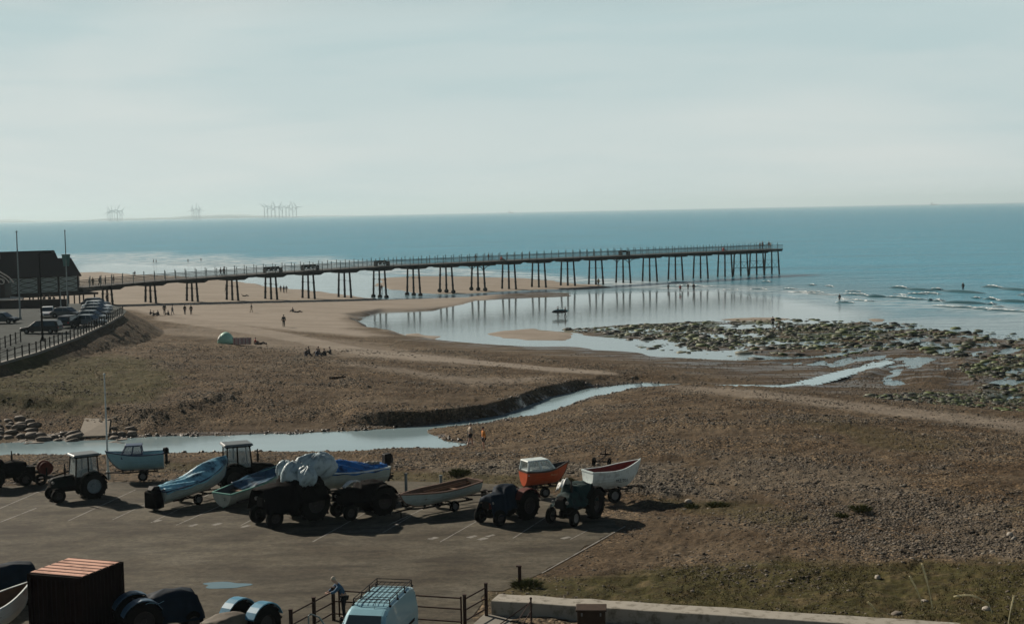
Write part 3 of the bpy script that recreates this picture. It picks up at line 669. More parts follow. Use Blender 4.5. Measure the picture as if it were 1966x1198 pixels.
# ================= PROMENADE =================
M_ROAD = mat('promenade_surface', (.036, .044, .043), .95, 0, .3, .35, dirt=(.026, .03, .03), spec=.1)
def flat(name, poly, z, m, label, thick=0.0):
    mb = MB(); n = len(poly); mb.add([(p[0], p[1], z) for p in poly], [tuple(range(n))])
    o = mb.build(name, m); tag(o, label, None, None, 'structure')
    if o.data.polygons[0].normal.z < 0: o.data.flip_normals()
    bm = bmesh.new(); bm.from_mesh(o.data); bmesh.ops.triangulate(bm, faces=bm.faces); bm.to_mesh(o.data); bm.free()
    return o
flat('promenade', PROM, PROM_Z+.01, M_ROAD, 'grey raised promenade with parked cars')
M_KERB = mat('kerb_stone', (.12, .115, .10), .85, 0, .25, 3)
pe = PROM[2:8]
mb = MB()
for a, c in zip(pe, pe[1:]):
    a = Vector((*a, 0)); c = Vector((*c, 0)); d = (c-a); L_ = d.length; d.normalize(); nrm = Vector((-d.y, d.x, 0))
    mb.box(((a+c)/2+nrm*.15+Vector((0, 0, PROM_Z+.05))), (L_+.3, .5, .3), rot=(0, 0, math.atan2(d.y, d.x)))
tag(mb.build('promenade_kerb', M_KERB), 'pale stone edge along the promenade', None, None, 'structure')
def railing(pts, label, name='railing', h=1.15, step=1.9, z=PROM_Z+.02, m=M_BLACK, rails=(1.1, .6, .15), r=.03, ball=True):
    o = thing(name, label, 'railing', (pts[0][0], pts[0][1], z)); org = Vector((pts[0][0], pts[0][1], z))
    P_ = [Vector((p[0], p[1], z)) for p in pts]; rl = MB()
    for a, c in zip(P_, P_[1:]):
        L_ = (c-a).length; n = max(1, round(L_/step))
        for k in range(n+(1 if c is P_[-1] else 0)):
            q = a.lerp(c, k/n)-org; mb = MB(); mb.box(q+Vector((0, 0, h/2)), (.11, .11, h)); 
            if ball: mb.ball(q+Vector((0, 0, h+.06)), .1, 6, 4)
            mb.build('post', m, o)
        for hh in rails: rl.tube(a-org+Vector((0, 0, hh)), c-org+Vector((0, 0, hh)), r, None, 6)
    rl.build('rail', m, o); return o
railing([PROM[i] for i in (2, 3, 4, 5, 6, 7)], 'dark post and rail fence along the sea edge of the promenade', 'promenade_railing')
def WZ(px, py, z=PROM_Z): x, y = unproj(px, py, z); return Vector((x, y, z))
railing([WZ(-60, 705), WZ(0, 672), WZ(40, 657)], 'short inner railing beside the promenade road at the picture edge', 'inner_railing', step=2.4)
mb = MB(); a, c = WZ(-60, 594), WZ(128, 590); d = c-a
mb.box(((a+c)/2+Vector((0, 0, .65))), (d.length, .4, 1.3), rot=(0, 0, math.atan2(d.y, d.x)))
sw = thing('sea_wall', 'low dark wall below the pavilion at the back of the promenade', 'wall', ((a+c)/2)[:]); o = mb.build('wall_body', M_TRIM); o.parent = sw; o.location = -Vector(sw.location)
def pole(px, py, ytop, r, m, label, name='flagpole', cat='flagpole', z=PROM_Z, flag=False, lamp=False):
    if z is None: p = G3(px, py)
    else: p = WZ(px, py, z)
    D = (Vector((0, 0, CAMZ))-p).length; h = (py-ytop)*D/FPX*1.01
    o = thing(name, label, cat, p[:]); mb = MB(); mb.tube((0, 0, -.2), (0, 0, h), r, r*.55, 8); mb.build('pole', m, o)
    mb = MB(); mb.tube((0, 0, -.1), (0, 0, .4), r*1.9, r*1.6, 8); mb.build('base', m, o)
    if lamp:
        mb = MB(); mb.tube((0, 0, h), (.9, 0, h+.15), r*.5, None, 6); mb.box((1.1, 0, h+.12), (.7, .28, .14)); mb.build('lamp_head', m, o)
    else:
        mb = MB(); mb.ball((0, 0, h+.06), r*1.1, 8, 5); mb.build('finial', m, o)
    if flag:
        mb = MB(); mb.grid(lambda u, v: ((.62-.2*v)*(u-.5)*2, .12*math.sin(u*9+v*2), h-3.3-1.7*v), 12, 6); mb.build('flag', mat('green_flag', (.07, .15, .13), .8), o, solid=.02)
    return o
pole(39, 614, 457, .13, mat('grey_paint', (.17, .20, .20), .5), 'tall bare grey pole by the dark car at the promenade edge of the photo')
pole(131, 604, 453, .12, MATS['grey_paint'], 'tall pole with green flag in front of the pavilion wall', flag=True)
pole(82, 655, 497, .14, M_BLACK, 'dark street lamp beside the long black car', 'street_lamp', 'street lamp', lamp=True)
pole(117, 592, 560, .1, MATS['grey_paint'], 'short pale post below the pavilion', 'sign_post', 'post')
# ================= CARS =================
def carmat(n, c): return mat('paint_'+n, c, .38, .1, .06, 1, spec=.3, coat=.15)
def make_car(paint, estate=False, L_=4.3, Wd=1.76, Hh=1.46):
    o = thing('parked_car', 'x', 'car')
    zb = .28; sh = .84
    low = [(-.5, zb+.12), (-.47, zb), (.47, zb), (.5, zb+.15), (.497, .62), (.44, .74), (.22, sh+.05), (-.44, sh+.08), (-.495, .78), (-.5, .5)]
    secs = []
    for y, s, dz in ((-.5, .94, .03), (-.46, .99, 0), (-.2, 1, 0), (.2, 1, 0), (.46, .99, 0), (.5, .94, .03)):
        secs.append([(x*L_*s, y*Wd, z if z < .5 else z-dz) for x, z in low])
    b = MB(); b.loft(secs); body = b.build('body', paint, o, bevel=.02)
    rx = -.47 if estate else -.36
    cab = [(rx-.02, sh+.03), (.27, sh+.02), (.09, Hh-.03), (-.02, Hh), (rx+.10, Hh-.01), (rx+.03, Hh-.08)]
    b = MB(); b.loft([[(x*L_, y*Wd, z) if z < 1 else (x*L_, y*Wd*.82, z) for x, z in cab] for y in (-.47, .47)]); b.build('roof', paint, body, bevel=.03)
    # glass, a few mm proud
    for s in (-1, 1):
        g = MB(); y0 = s*.4745*Wd; y1 = s*.395*Wd
        def side(xa, xb, xc, xd): g.add([(xa*L_, y0+s*.004, sh+.09), (xb*L_, y0+s*.004, sh+.09), (xc*L_, y1+s*.008, Hh-.10), (xd*L_, y1+s*.008, Hh-.10)], [(0, 1, 2, 3)])
        side(.235, .0, -.02, .085); side(-.02, rx+.03, rx+.09, -.04)
        g.build('side_window', M_GLASS, o)
    g = MB(); g.add([(.262*L_, -.42*Wd, sh+.08), (.262*L_, .42*Wd, sh+.08), (.105*L_, .36*Wd, Hh-.05), (.105*L_, -.36*Wd, Hh-.05)], [(0, 1, 2, 3)]); g.build('windscreen', M_GLASS, o, solid=.01)
    g = MB(); g.add([((rx-.022)*L_, -.40*Wd, sh+.12), ((rx-.022)*L_, .40*Wd, sh+.12), ((rx+.02)*L_, .35*Wd, Hh-.1), ((rx+.02)*L_, -.35*Wd, Hh-.1)], [(0, 1, 2, 3)]); g.build('rear_window', M_GLASS, o, solid=.01)
    for sx in (.31, -.30):
        for s in (-1, 1):
            w = MB(); w.lathe([(.17, -.1), (.31, -.1), (.33, -.05), (.33, .05), (.31, .1), (.17, .1)], (sx*L_, s*(Wd/2-.08), .33), 'Y', 16); t = w.build('wheel', M_RUBBER, o)
            w = MB(); w.lathe([(.0, s*.095), (.08, s*.1), (.19, s*.085), (.19, -s*.05)], (sx*L_, s*(Wd/2-.08), .33), 'Y', 12); w.build('rim', M_GALV, t)
    for s in (-1, 1):
        w = MB(); w.ball((.478*L_, s*.36*Wd, .66), (.06, .16, .07), 8, 5); w.build('headlight', mat('lamp_glass', (.7, .7, .66), .1), o)
        w = MB(); w.box((-.492*L_, s*.40*Wd, .72), (.05, .2, .16)); w.build('tail_light', mat('tail_red', (.35, .02, .02), .2), o)
        w = MB(); w.box((.17*L_, s*(Wd/2+.07), .95), (.12, .18, .12)); w.build('mirror', paint, o)
    w = MB(); w.box((.497*L_, 0, .46), (.03, .8, .14)); w.build('grille', M_BLACK, o)
    return o
P_BLACK = carmat('black', (.005, .005, .006)); P_SILV = carmat('silver', (.15, .18, .195)); P_DBLUE = carmat('dark_blue', (.012, .02, .028)); P_WH = carmat('white', (.6, .63, .64)); P_GREY = carmat('grey', (.05, .06, .065))
car_s = make_car(P_SILV); car_e = make_car(P_BLACK, True, 4.8, 1.85, 1.55)
CG = 'cars parked on the promenade'
def putcar(src, px, py, rz, label, paint, first=False):
    p = WZ(px, py); o = src if first else dup(src)
    o.location = (p.x, p.y, PROM_Z+.02); o.rotation_euler = (0, 0, R(rz)); o['label'] = label; o['group'] = CG
    if not first:
        for k in [k for k in bpy.data.objects if k.parent == o]:
            if k.name.split('.')[0] in ('body', 'mirror'):
                k.material_slots[0].link = 'OBJECT'; k.material_slots[0].material = paint
                for q in [q for q in bpy.data.objects if q.parent == k]: q.material_slots[0].link = 'OBJECT'; q.material_slots[0].material = paint
    return o
putcar(car_e, 80, 640, 176, 'long black estate car nearest the railing beside the street lamp', P_BLACK, True)
putcar(car_s, 172, 626, -12, 'silver hatchback at the near end of the row by the railing', P_SILV, True)
putcar(car_e, 138, 628, 80, 'black tall car parked behind the long black estate', P_BLACK)
for px, py, lb, pt in ((178, 617, 'silver car second from the near end of the railing row', P_SILV), (183, 609, 'grey car in the middle of the railing row', P_GREY), (186, 602, 'pale silver car past the grey one in the railing row', P_SILV),
        (187, 596, 'white car near the far end of the railing row', P_WH), (184, 590, 'dark blue car at the far end of the railing row', P_DBLUE)):
    putcar(car_s, px, py, -12+random.Random(px).uniform(-3, 3), lb, pt)
putcar(car_s, 92, 609, -75, 'small white and grey car facing the camera below the pavilion', P_WH)
putcar(car_s, 4, 621, -8, 'dark car cut off at the left edge of the photo', P_DBLUE)
putcar(car_s, 128, 610, -15, 'dark grey car between the flagpole and the silver row', P_GREY)
# ================= CAR PARK =================
def asphalt():
    m = bpy.data.materials.new('worn_asphalt'); m.use_nodes = True; nt = m.node_tree; N = nt.nodes.new; L = nt.links.new; b = nt.nodes['Principled BSDF']
    g = N('ShaderNodeNewGeometry')
    def nz(sc, st=(1, 1), rot=0, det=5, ro=.6):
        mp = N('ShaderNodeMapping'); mp.inputs['Rotation'].default_value = (0, 0, rot); mp.inputs['Scale'].default_value = (*st, 1); L(g.outputs['Position'], mp.inputs[0])
        n = N('ShaderNodeTexNoise'); n.inputs['Scale'].default_value = sc; n.inputs['Detail'].default_value = det; n.inputs['Roughness'].default_value = ro; L(mp.outputs[0], n.inputs['Vector']); return n.outputs[0]
    def rp(src, st):
        r = N('ShaderNodeValToRGB'); L(src, r.inputs[0]); e = r.color_ramp.elements
        while len(e) < len(st): e.new(.5)
        for i, (p, c) in enumerate(st): e[i].position = p; e[i].color = (*c, 1)
        return r.outputs[0]
    def mul(a, c, f=1):
        x = N('ShaderNodeMix'); x.data_type = 'RGBA'; x.blend_type = 'MULTIPLY'; x.inputs[0].default_value = f; L(a, x.inputs[6]); L(c, x.inputs[7]); return x.outputs[2]
    base = rp(nz(.22, (1, 1.6), R(-35), 5), [(.33, (.080, .066, .045)), (.5, (.128, .114, .086)), (.68, (.155, .142, .115))])
    tracks = rp(nz(.55, (.55, 1.5), R(-42), 5), [(.36, (.62, .60, .56)), (.5, (1, 1, 1)), (.66, (1.15, 1.14, 1.12))])
    stains = rp(nz(1.1, det=3, ro=.7), [(.26, (.45, .43, .40)), (.34, (1, 1, 1))])
    tracks2 = rp(nz(.8, (.5, 1.6), R(28), 5), [(.38, (.70, .68, .64)), (.5, (1, 1, 1))])
    gr = rp(nz(3.2, det=4, ro=.8), [(.3, (.55, .55, .54)), (.7, (1.45, 1.44, 1.42))])
    c = mul(mul(mul(mul(base, tracks), tracks2), gr), stains)
    v3 = N('ShaderNodeMix'); v3.data_type = 'RGBA'; v3.blend_type = 'MULTIPLY'; v3.inputs[0].default_value = 1; L(c, v3.inputs[6]); v3.inputs[7].default_value = (.57, .555, .52, 1); c = v3.outputs[2]; L(c, b.inputs['Base Color']); b.inputs['Roughness'].default_value = .92; b.inputs['Specular IOR Level'].default_value = .2
    bp = N('ShaderNodeBump'); bp.inputs['Strength'].default_value = .35; bp.inputs['Distance'].default_value = .03; L(nz(9, det=4), bp.inputs['Height']); L(bp.outputs[0], b.inputs['Normal'])
    return m
# slightly uneven edge
cpp = []
for i, (a, c) in enumerate(zip(CP_POLY, CP_POLY[1:]+CP_POLY[:1])):
    a = np.array(a); c = np.array(c); L_ = np.hypot(*(c-a)); n = max(1, int(L_/.8)) if L_ < 80 else 1; rr = random.Random(i)
    for k in range(n):
        q = a+(c-a)*k/n; e = (c-a)/L_; j = rr.uniform(-.18, .18) if (k and n > 1) else 0; cpp.append((q[0]-e[1]*j, q[1]+e[0]*j))
car_park = flat('car_park', cpp, 3.02, asphalt(), 'worn grey tarmac car park under the boats and tractors')
M_LINE = mat('worn_white_line', (.17, .16, .14), .85, 0, .2, 3.0, dirt=(.075, .066, .052))
def line(p, q, w=.1, z=3.026):
    a, c = CPt(*p), CPt(*q); d = (c-a); L_ = d.length; d.normalize(); n_ = Vector((-d.y, d.x, 0))*w/2
    k = max(1, int(L_/.6)); rr = random.Random(int(p[0])); vs = []; 
    for i in range(k+1):
        q_ = a+d*L_*i/k; j = 1+rr.uniform(-.35, .25); vs += [(q_.x+n_.x*j, q_.y+n_.y*j, z), (q_.x-n_.x*j, q_.y-n_.y*j, z)]
    LINES.add(vs, [(2*i, 2*i+1, 2*i+3, 2*i+2) for i in range(k)])
LINES = MB()
for p, q in (((-10,980),(95,935)), ((215,998),(330,944)), ((290,1003),(440,930)), ((338,1008),(470,950)), ((-20,1010),(70,975)), ((735,1022),(790,990)), ((745,1008),(870,950)),
             ((845,1040),(960,975)), ((985,1033),(1052,990)), ((1040,1100),(1200,1010)), ((463,1008),(560,958)), ((1095,1035),(1128,1018)), ((600,1040),(700,985)), ((130,1000),(260,940))): line(p, q, .085)
for px, py in ((300,1000), (415,1006), (370,1008), (470,1010), (905,1030), (925,1034), (940,1028), (1085,1032), (830,1033)): line((px-6, py+2), (px+9, py-2), .3)
lo = LINES.build('parking_lines', M_LINE); tag(lo, 'worn white parking bay lines on the tarmac', None, None, 'structure')
if lo.data.polygons[0].normal.z < 0: lo.data.flip_normals()
# puddle
M_PUD = mat('puddle_water', (.10, .17, .19), .04, 0, .05, 1)
pc = CPt(433, 1123); pp = []
for k in range(28):
    a = 2*math.pi*k/28; r = 1+.16*math.sin(3*a+1)+.1*math.sin(5*a); pp.append((pc.x+math.cos(a)*.98*r*(1.0 if math.cos(a) > 0 else 1.05), pc.y+math.sin(a)*.55*r-.12*math.cos(a)))
flat('puddle', pp, 3.03, M_PUD, 'blue rainwater puddle lying on the bare tarmac')
# ================= TRACTOR =================
def tyre(mb, c, r, w, n=28, lugs=0):
    mb.lathe([(r*.55, -w/2), (r*.82, -w/2), (r*.96, -w*.42), (r, -w*.2), (r, w*.2), (r*.96, w*.42), (r*.82, w/2), (r*.55, w/2)], c, 'Y', n)
    for k in range(lugs):
        for s in (-1, 1):
            a = 2*math.pi*(k+(.5 if s > 0 else 0))/lugs; E = Matrix.Rotation(-a, 4, 'Y')
            M0 = mb.M; mb.M = M0 @ Matrix.Translation(c) @ E; mb.box((r+.012, s*w*.24, 0), (.05, w*.5, .07), rot=(s*.6, 0, 0)); mb.M = M0
def drape(fn, x0, x1, y0, y1, nx=26, ny=20, seed=0, wr=.05):
    """cloth thrown over a height function; edges hang down"""
    mb = MB(); rr = seed*3.7
    def f(u, v):
        x = x0+(x1-x0)*u; y = y0+(y1-y0)*v
        z = fn(x, y)
        z += wr*(float(fbm(np.array([x*1.0+rr]), np.array([y*1.0]), .45, 3, seed)[0])*2.2+.5*math.sin(7*y+4*x+rr))
        return (x+wr*.8*math.sin(9*y+rr), y+wr*.8*math.sin(8*x+rr), z)
    mb.grid(f, nx, ny); return mb
def bump_field(blobs, floor):
    """max of soft boxes (cx,cy,hx,hy,top)"""
    def f(x, y):
        z = floor
        for cx, cy, hx, hy, top in blobs:
            dx = max(abs(x-cx)-hx, 0); dy = max(abs(y-cy)-hy, 0); d = math.hypot(dx, dy)
            z = max(z, top-d*3.2-.18*((x-cx)/hx)**2*(abs(x-cx) < hx)*.5-.12*((y-cy)/hy)**2*(abs(y-cy) < hy)*.5)
        return z
    return f
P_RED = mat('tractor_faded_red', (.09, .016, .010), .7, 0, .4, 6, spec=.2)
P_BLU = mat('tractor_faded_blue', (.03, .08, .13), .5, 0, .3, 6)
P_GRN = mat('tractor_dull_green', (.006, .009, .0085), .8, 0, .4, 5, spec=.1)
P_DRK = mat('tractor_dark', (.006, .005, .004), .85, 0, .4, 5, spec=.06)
M_RIMG = mat('rim_grey', (.20, .19, .17), .6, 0, .3, 6); M_RIMD = mat('rim_dull', (.018, .012, .010), .7, 0, .3, 6)
M_CABR = mat('cab_roof_grey', (.09, .11, .115), .5, 0, .25, 3)
def tractor(label, paint, px, py, yaw, cab=True, rear_r=.74, front_rim=None, rear_rim=None, cabroof=None, fenders=None, scale=1.0, bonnet_l=1.25, exhaust=True, name='tractor', group='tractors in the boat park', wheel=True):
    p = CPt(px, py); o = thing(name, label, 'tractor', p[:], R(yaw), group); o.scale = (scale,)*3
    front_rim = front_rim or M_RIMD; rear_rim = rear_rim or M_RIMD
    rr, fr = rear_r, .40; wb = 1.95; fx = wb*.5; bx = -wb*.5
    b = MB(); b.box((0, 0, .72), (wb*.9, .42, .42)); b.box((bx, 0, rr), (.6, .6, .5)); b.box((fx-.05, 0, .5), (.3, .3, .35)); b.build('chassis', P_DRK, o, bevel=.03)
    # bonnet with rounded nose
    b = MB(); secs = []
    for k, (x, w, zt) in enumerate(((-.1, .33, 1.42), (.2, .33, 1.42), (.7, .31, 1.38), (1.05, .29, 1.33), (1.2, .26, 1.24))):
        zb = .82; secs.append([(x*bonnet_l/1.2, -w, zb), (x*bonnet_l/1.2, w, zb), (x*bonnet_l/1.2, w, zt-.12), (x*bonnet_l/1.2, w*.6, zt), (x*bonnet_l/1.2, -w*.6, zt), (x*bonnet_l/1.2, -w, zt-.12)])
    b.loft(secs); bon = b.build('bonnet', paint, o, bevel=.015)
    g = MB(); g.box((bonnet_l+.012, 0, 1.02), (.03, .42, .36)); g.build('grille', M_BLACK, bon)
    for s in (-1, 1):
        g = MB(); g.lathe([(0, .05), (.07, .04), (.085, 0), (.06, -.08), (0, -.1)], (bonnet_l-.05, s*.38, 1.12), 'X', 12); g.build('headlight', M_RIMG, o)
    if exhaust:
        e = MB(); e.tube((.45, .2, 1.35), (.45, .2, 2.1), .035, None, 8); e.tube((.45, .2, 1.5), (.45, .2, 1.85), .065, None, 8); e.build('exhaust', M_DARKST, o)
    a = MB(); a.tube((fx, -.62, fr), (fx, .62, fr), .06); a.build('front_axle', P_DRK, o)
    for s in (-1, 1):
        w = MB(); tyre(w, (bx, s*.68, rr), rr, .34, 30, 14); t = w.build('rear_wheel', M_RUBBER, o)
        w = MB(); w.lathe([(0, s*.06), (.1, s*.08), (.14, s*.02), (rr*.5, s*.04), (rr*.57, s*.15), (rr*.57, -s*.15)], (bx, s*.68, rr), 'Y', 20); w.build('rim', rear_rim, t)
        w = MB(); tyre(w, (fx, s*.64, fr), fr, .2, 22); t = w.build('front_wheel', M_RUBBER, o)
        w = MB(); w.lathe([(0, s*.07), (.07, s*.09), (.09, s*.03), (fr*.5, s*.05), (fr*.58, s*.1), (fr*.58, -s*.09)], (fx, s*.64, fr), 'Y', 16); w.build('rim', front_rim, t)
        f = MB(); pts = [(bx+(rr+.1)*math.cos(q), rr+(rr+.1)*math.sin(q)) for q in np.linspace(R(30), R(158), 9)]
        y0, y1 = s*.40, s*.86
        f.loft([[(x, y0, z), (x, y1, z), (x*1.0, y1, z-.05), (x, y0, z-.05)] for x, z in pts]); f.build('mudguard', fenders or paint, o)
    st = MB(); st.box((bx+.12, 0, 1.02), (.42, .46, .12)); st.box((bx-.1, 0, 1.25), (.1, .46, .4), rot=(0, -.15, 0)); st.build('seat', M_BLACK, o, bevel=.03)
    if wheel:
        sw_ = MB(); sw_.tube((-.12, 0, 1.3), (-.38, 0, 1.58), .025); 
        sw_.path([(-.38-.0+.11*math.cos(q)*.8, .2*math.sin(q), 1.58+.17*math.cos(q)) for q in np.linspace(0, 2*math.pi, 13)], .018, 5); sw_.build('steering_wheel', M_BLACK, o)
    if cab:
        c = MB(); xa, xb = bx-.35, .0; zt = 2.45; z0 = 1.25
        for x, dx in ((xa, .05), (xb, -.12), ((xa+xb)/2-.1, 0)):
            for s in (-1, 1): c.tube((x, s*.62, z0-.35), (x+dx, s*.56, zt), .04, None, 6)
        for z in (z0, zt-.05):
            c.path([(xa, -.6, z), (xb-.05, -.6, z), (xb-.05, .6, z), (xa, .6, z), (xa, -.6, z)], .035, 6)
        c.box((xb-.02, 0, 1.22), (.06, 1.2, .3)); 
        for s in (-1, 1): c.box(((xa+xb)/2, s*.61, 1.12), (xb-xa, .03, .38))
        cb = c.build('cab', paint if cabroof is None else P_DRK, o)
        g = MB(); g.add([(xb-.03, -.56, 1.38), (xb-.03, .56, 1.38), (xb-.13, .5, 2.36), (xb-.13, -.5, 2.36)], [(0, 1, 2, 3)]); g.build('windscreen', M_CABG, cb, solid=.01)
        for s in (-1, 1):
            g = MB(); g.add([(xa+.06, s*.6, 1.3), (xb-.08, s*.6, 1.3), (xb-.16, s*.55, 2.36), (xa+.1, s*.55, 2.36)], [(0, 1, 2, 3)]); g.build('side_window', M_CABG, cb, solid=.01)
        r = MB(); r.box(((xa+xb)/2-.03, 0, zt+.04), (xb-xa+.22, 1.36, .12), taper=.92); r.build('cab_roof', cabroof or M_CABR, o, bevel=.03)
    h = MB(); h.box((bx-.75, 0, .55), (.5, .1, .08)); h.box((bx-.55, 0, .8), (.08, .7, .06)); h.build('tow_hitch', P_DRK, o)
    return o
def cab_glass():
    m = bpy.data.materials.new('thin_cab_glass'); m.use_nodes = True; nt = m.node_tree; b = nt.nodes['Principled BSDF']
    b.inputs['Base Color'].default_value = (.35, .40, .40, 1); b.inputs['Alpha'].default_value = .38; b.inputs['Roughness'].default_value = .12; return m
M_CABG = cab_glass()
def cover_on(tr, fn, box, m, seed, wr=.05, name='tarpaulin', solid=.015, nx=30, ny=22):
    mb = drape(fn, *box, nx, ny, seed, wr); c = mb.build(name, m, tr, smooth=True, solid=solid); return c
T_GREYW = mat('tarp_grey_white', (.27, .345, .37), .55, 0, .25, 3, dirt=(.15, .20, .22), bump=.5)
T_NAVY = mat('tarp_navy', (.007, .015, .026), .75, 0, .35, 2, spec=.1)
T_BLUE = mat('tarp_pale_blue', (.17, .36, .45), .42, 0, .35, 1.1, dirt=(.012, .035, .065), spec=.25)
T_TEAL = mat('tarp_green', (.012, .030, .029), .85, 0, .4, 2.2, dirt=(.007, .012, .012), spec=.2)
T_ROYAL = mat('tarp_royal_blue', (.02, .12, .34), .4, 0, .3, 2, dirt=(.008, .03, .08))
T_BROWN = mat('tarp_brown', (.10, .08, .055), .8, 0, .3, 3)
# the row, left to right
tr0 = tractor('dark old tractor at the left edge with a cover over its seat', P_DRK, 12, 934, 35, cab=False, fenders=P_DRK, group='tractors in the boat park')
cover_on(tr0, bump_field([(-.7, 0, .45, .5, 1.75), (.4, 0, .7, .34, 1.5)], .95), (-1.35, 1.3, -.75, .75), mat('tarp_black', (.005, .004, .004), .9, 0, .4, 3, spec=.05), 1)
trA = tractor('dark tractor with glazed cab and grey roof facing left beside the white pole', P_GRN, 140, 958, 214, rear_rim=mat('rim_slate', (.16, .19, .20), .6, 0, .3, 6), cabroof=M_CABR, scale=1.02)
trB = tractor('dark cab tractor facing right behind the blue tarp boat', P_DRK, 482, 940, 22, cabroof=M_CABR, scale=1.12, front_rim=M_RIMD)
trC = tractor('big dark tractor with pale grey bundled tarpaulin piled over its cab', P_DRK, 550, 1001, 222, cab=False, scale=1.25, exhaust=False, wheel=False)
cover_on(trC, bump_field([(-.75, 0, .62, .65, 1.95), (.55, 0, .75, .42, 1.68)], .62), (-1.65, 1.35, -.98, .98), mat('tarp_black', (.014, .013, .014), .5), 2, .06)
mb = MB()
def lump(c, r, sd):
    n, m_ = 44, 24
    def f(u, v):
        a = 2*math.pi*u; t = math.pi*v; d = 1+.13*math.sin(3*a+sd)*math.sin(t*2)+.07*math.sin(7*a+sd*2+5*t)*math.sin(t)+.05*math.sin(13*a+9*t)+.05*abs(math.sin(19*a-7*t+sd))
        return (c[0]+r[0]*d*math.cos(a)*math.sin(t), c[1]+r[1]*d*math.sin(a)*math.sin(t), c[2]+r[2]*d*math.cos(t))
    mb.grid(f, n, m_)
lump((-.45, -.05, 1.9), (.5, .5, .55), 1); lump((-.5, -.75, 2.0), (.36, .36, .42), 2); lump((-.65, .65, 1.9), (.4, .38, .42), 4); lump((-1.45, .15, 2.15), (.95, .48, .55), 3)
tp = mb.build('bundled_tarpaulin', T_GREYW, trC, smooth=True)
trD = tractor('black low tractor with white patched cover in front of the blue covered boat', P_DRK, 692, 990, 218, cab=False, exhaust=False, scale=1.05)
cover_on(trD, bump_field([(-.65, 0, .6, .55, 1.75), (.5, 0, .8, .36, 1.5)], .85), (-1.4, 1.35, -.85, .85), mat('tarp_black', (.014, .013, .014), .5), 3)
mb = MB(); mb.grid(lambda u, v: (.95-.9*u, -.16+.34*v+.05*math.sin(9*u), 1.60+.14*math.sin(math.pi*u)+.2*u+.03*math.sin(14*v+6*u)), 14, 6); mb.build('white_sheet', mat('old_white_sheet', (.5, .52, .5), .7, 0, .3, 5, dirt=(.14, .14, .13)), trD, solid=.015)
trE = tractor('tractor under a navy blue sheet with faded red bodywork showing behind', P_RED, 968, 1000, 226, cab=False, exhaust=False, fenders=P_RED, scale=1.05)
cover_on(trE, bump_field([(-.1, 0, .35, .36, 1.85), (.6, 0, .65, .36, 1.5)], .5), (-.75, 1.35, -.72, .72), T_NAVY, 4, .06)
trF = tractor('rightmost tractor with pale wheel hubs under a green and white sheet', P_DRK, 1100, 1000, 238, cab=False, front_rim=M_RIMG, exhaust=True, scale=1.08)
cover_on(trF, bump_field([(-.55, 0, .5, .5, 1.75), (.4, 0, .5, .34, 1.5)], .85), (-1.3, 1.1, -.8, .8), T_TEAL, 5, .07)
mb = MB(); mb.grid(lambda u, v: (.55-1.0*u, -.62+.42*v, 1.72+.34*math.sin(math.pi*min(1, u*1.2))+.05*math.sin(13*v+5*u)-.5*(1-v)**2*.5), 12, 8); mb.build('white_sheet', mat('old_white_sheet', (.5, .5, .5), .5), trF, smooth=True, solid=.015)
# ================= BOATS =================
def hull_pts(L_, B_, Dp, sheer, stern_w=.78, rake=.35, n=14, m=7, inset=0.0):
    """x from stern(0) to bow(L); returns stations of points keel->gunwale for y>=0"""
    st = []
    for i in range(n+1):
        u = i/n
        bw = B_/2*(stern_w+(1-stern_w)*math.sin(min(1, u/.5)*math.pi/2)) if u < .5 else B_/2*max(0, 1-((u-.5)/.5)**2.3)
        zk = .0+.0*u+max(0, (u-.72)/.28)**2.2*Dp*.55
        zg = Dp+sheer*(max(0, (u-.35)/.65)**1.8)+.06*(1-u)**2
        row = []
        for j in range(m+1):
            v = j/m; y = max(bw-inset, 0)*(math.sin(v*math.pi/2)**.62)*(.86+.14*v); z = zk+inset+(zg-zk-inset)*(v**1.35)
            x = u*L_+rake*u*v*.0+(rake*v if u > .999 else rake*v*max(0, (u-.7)/.3)**2)-(inset if u > .9 else -inset if u < .1 else 0)
            row.append((x, y, z))
        st.append(row)
    return st
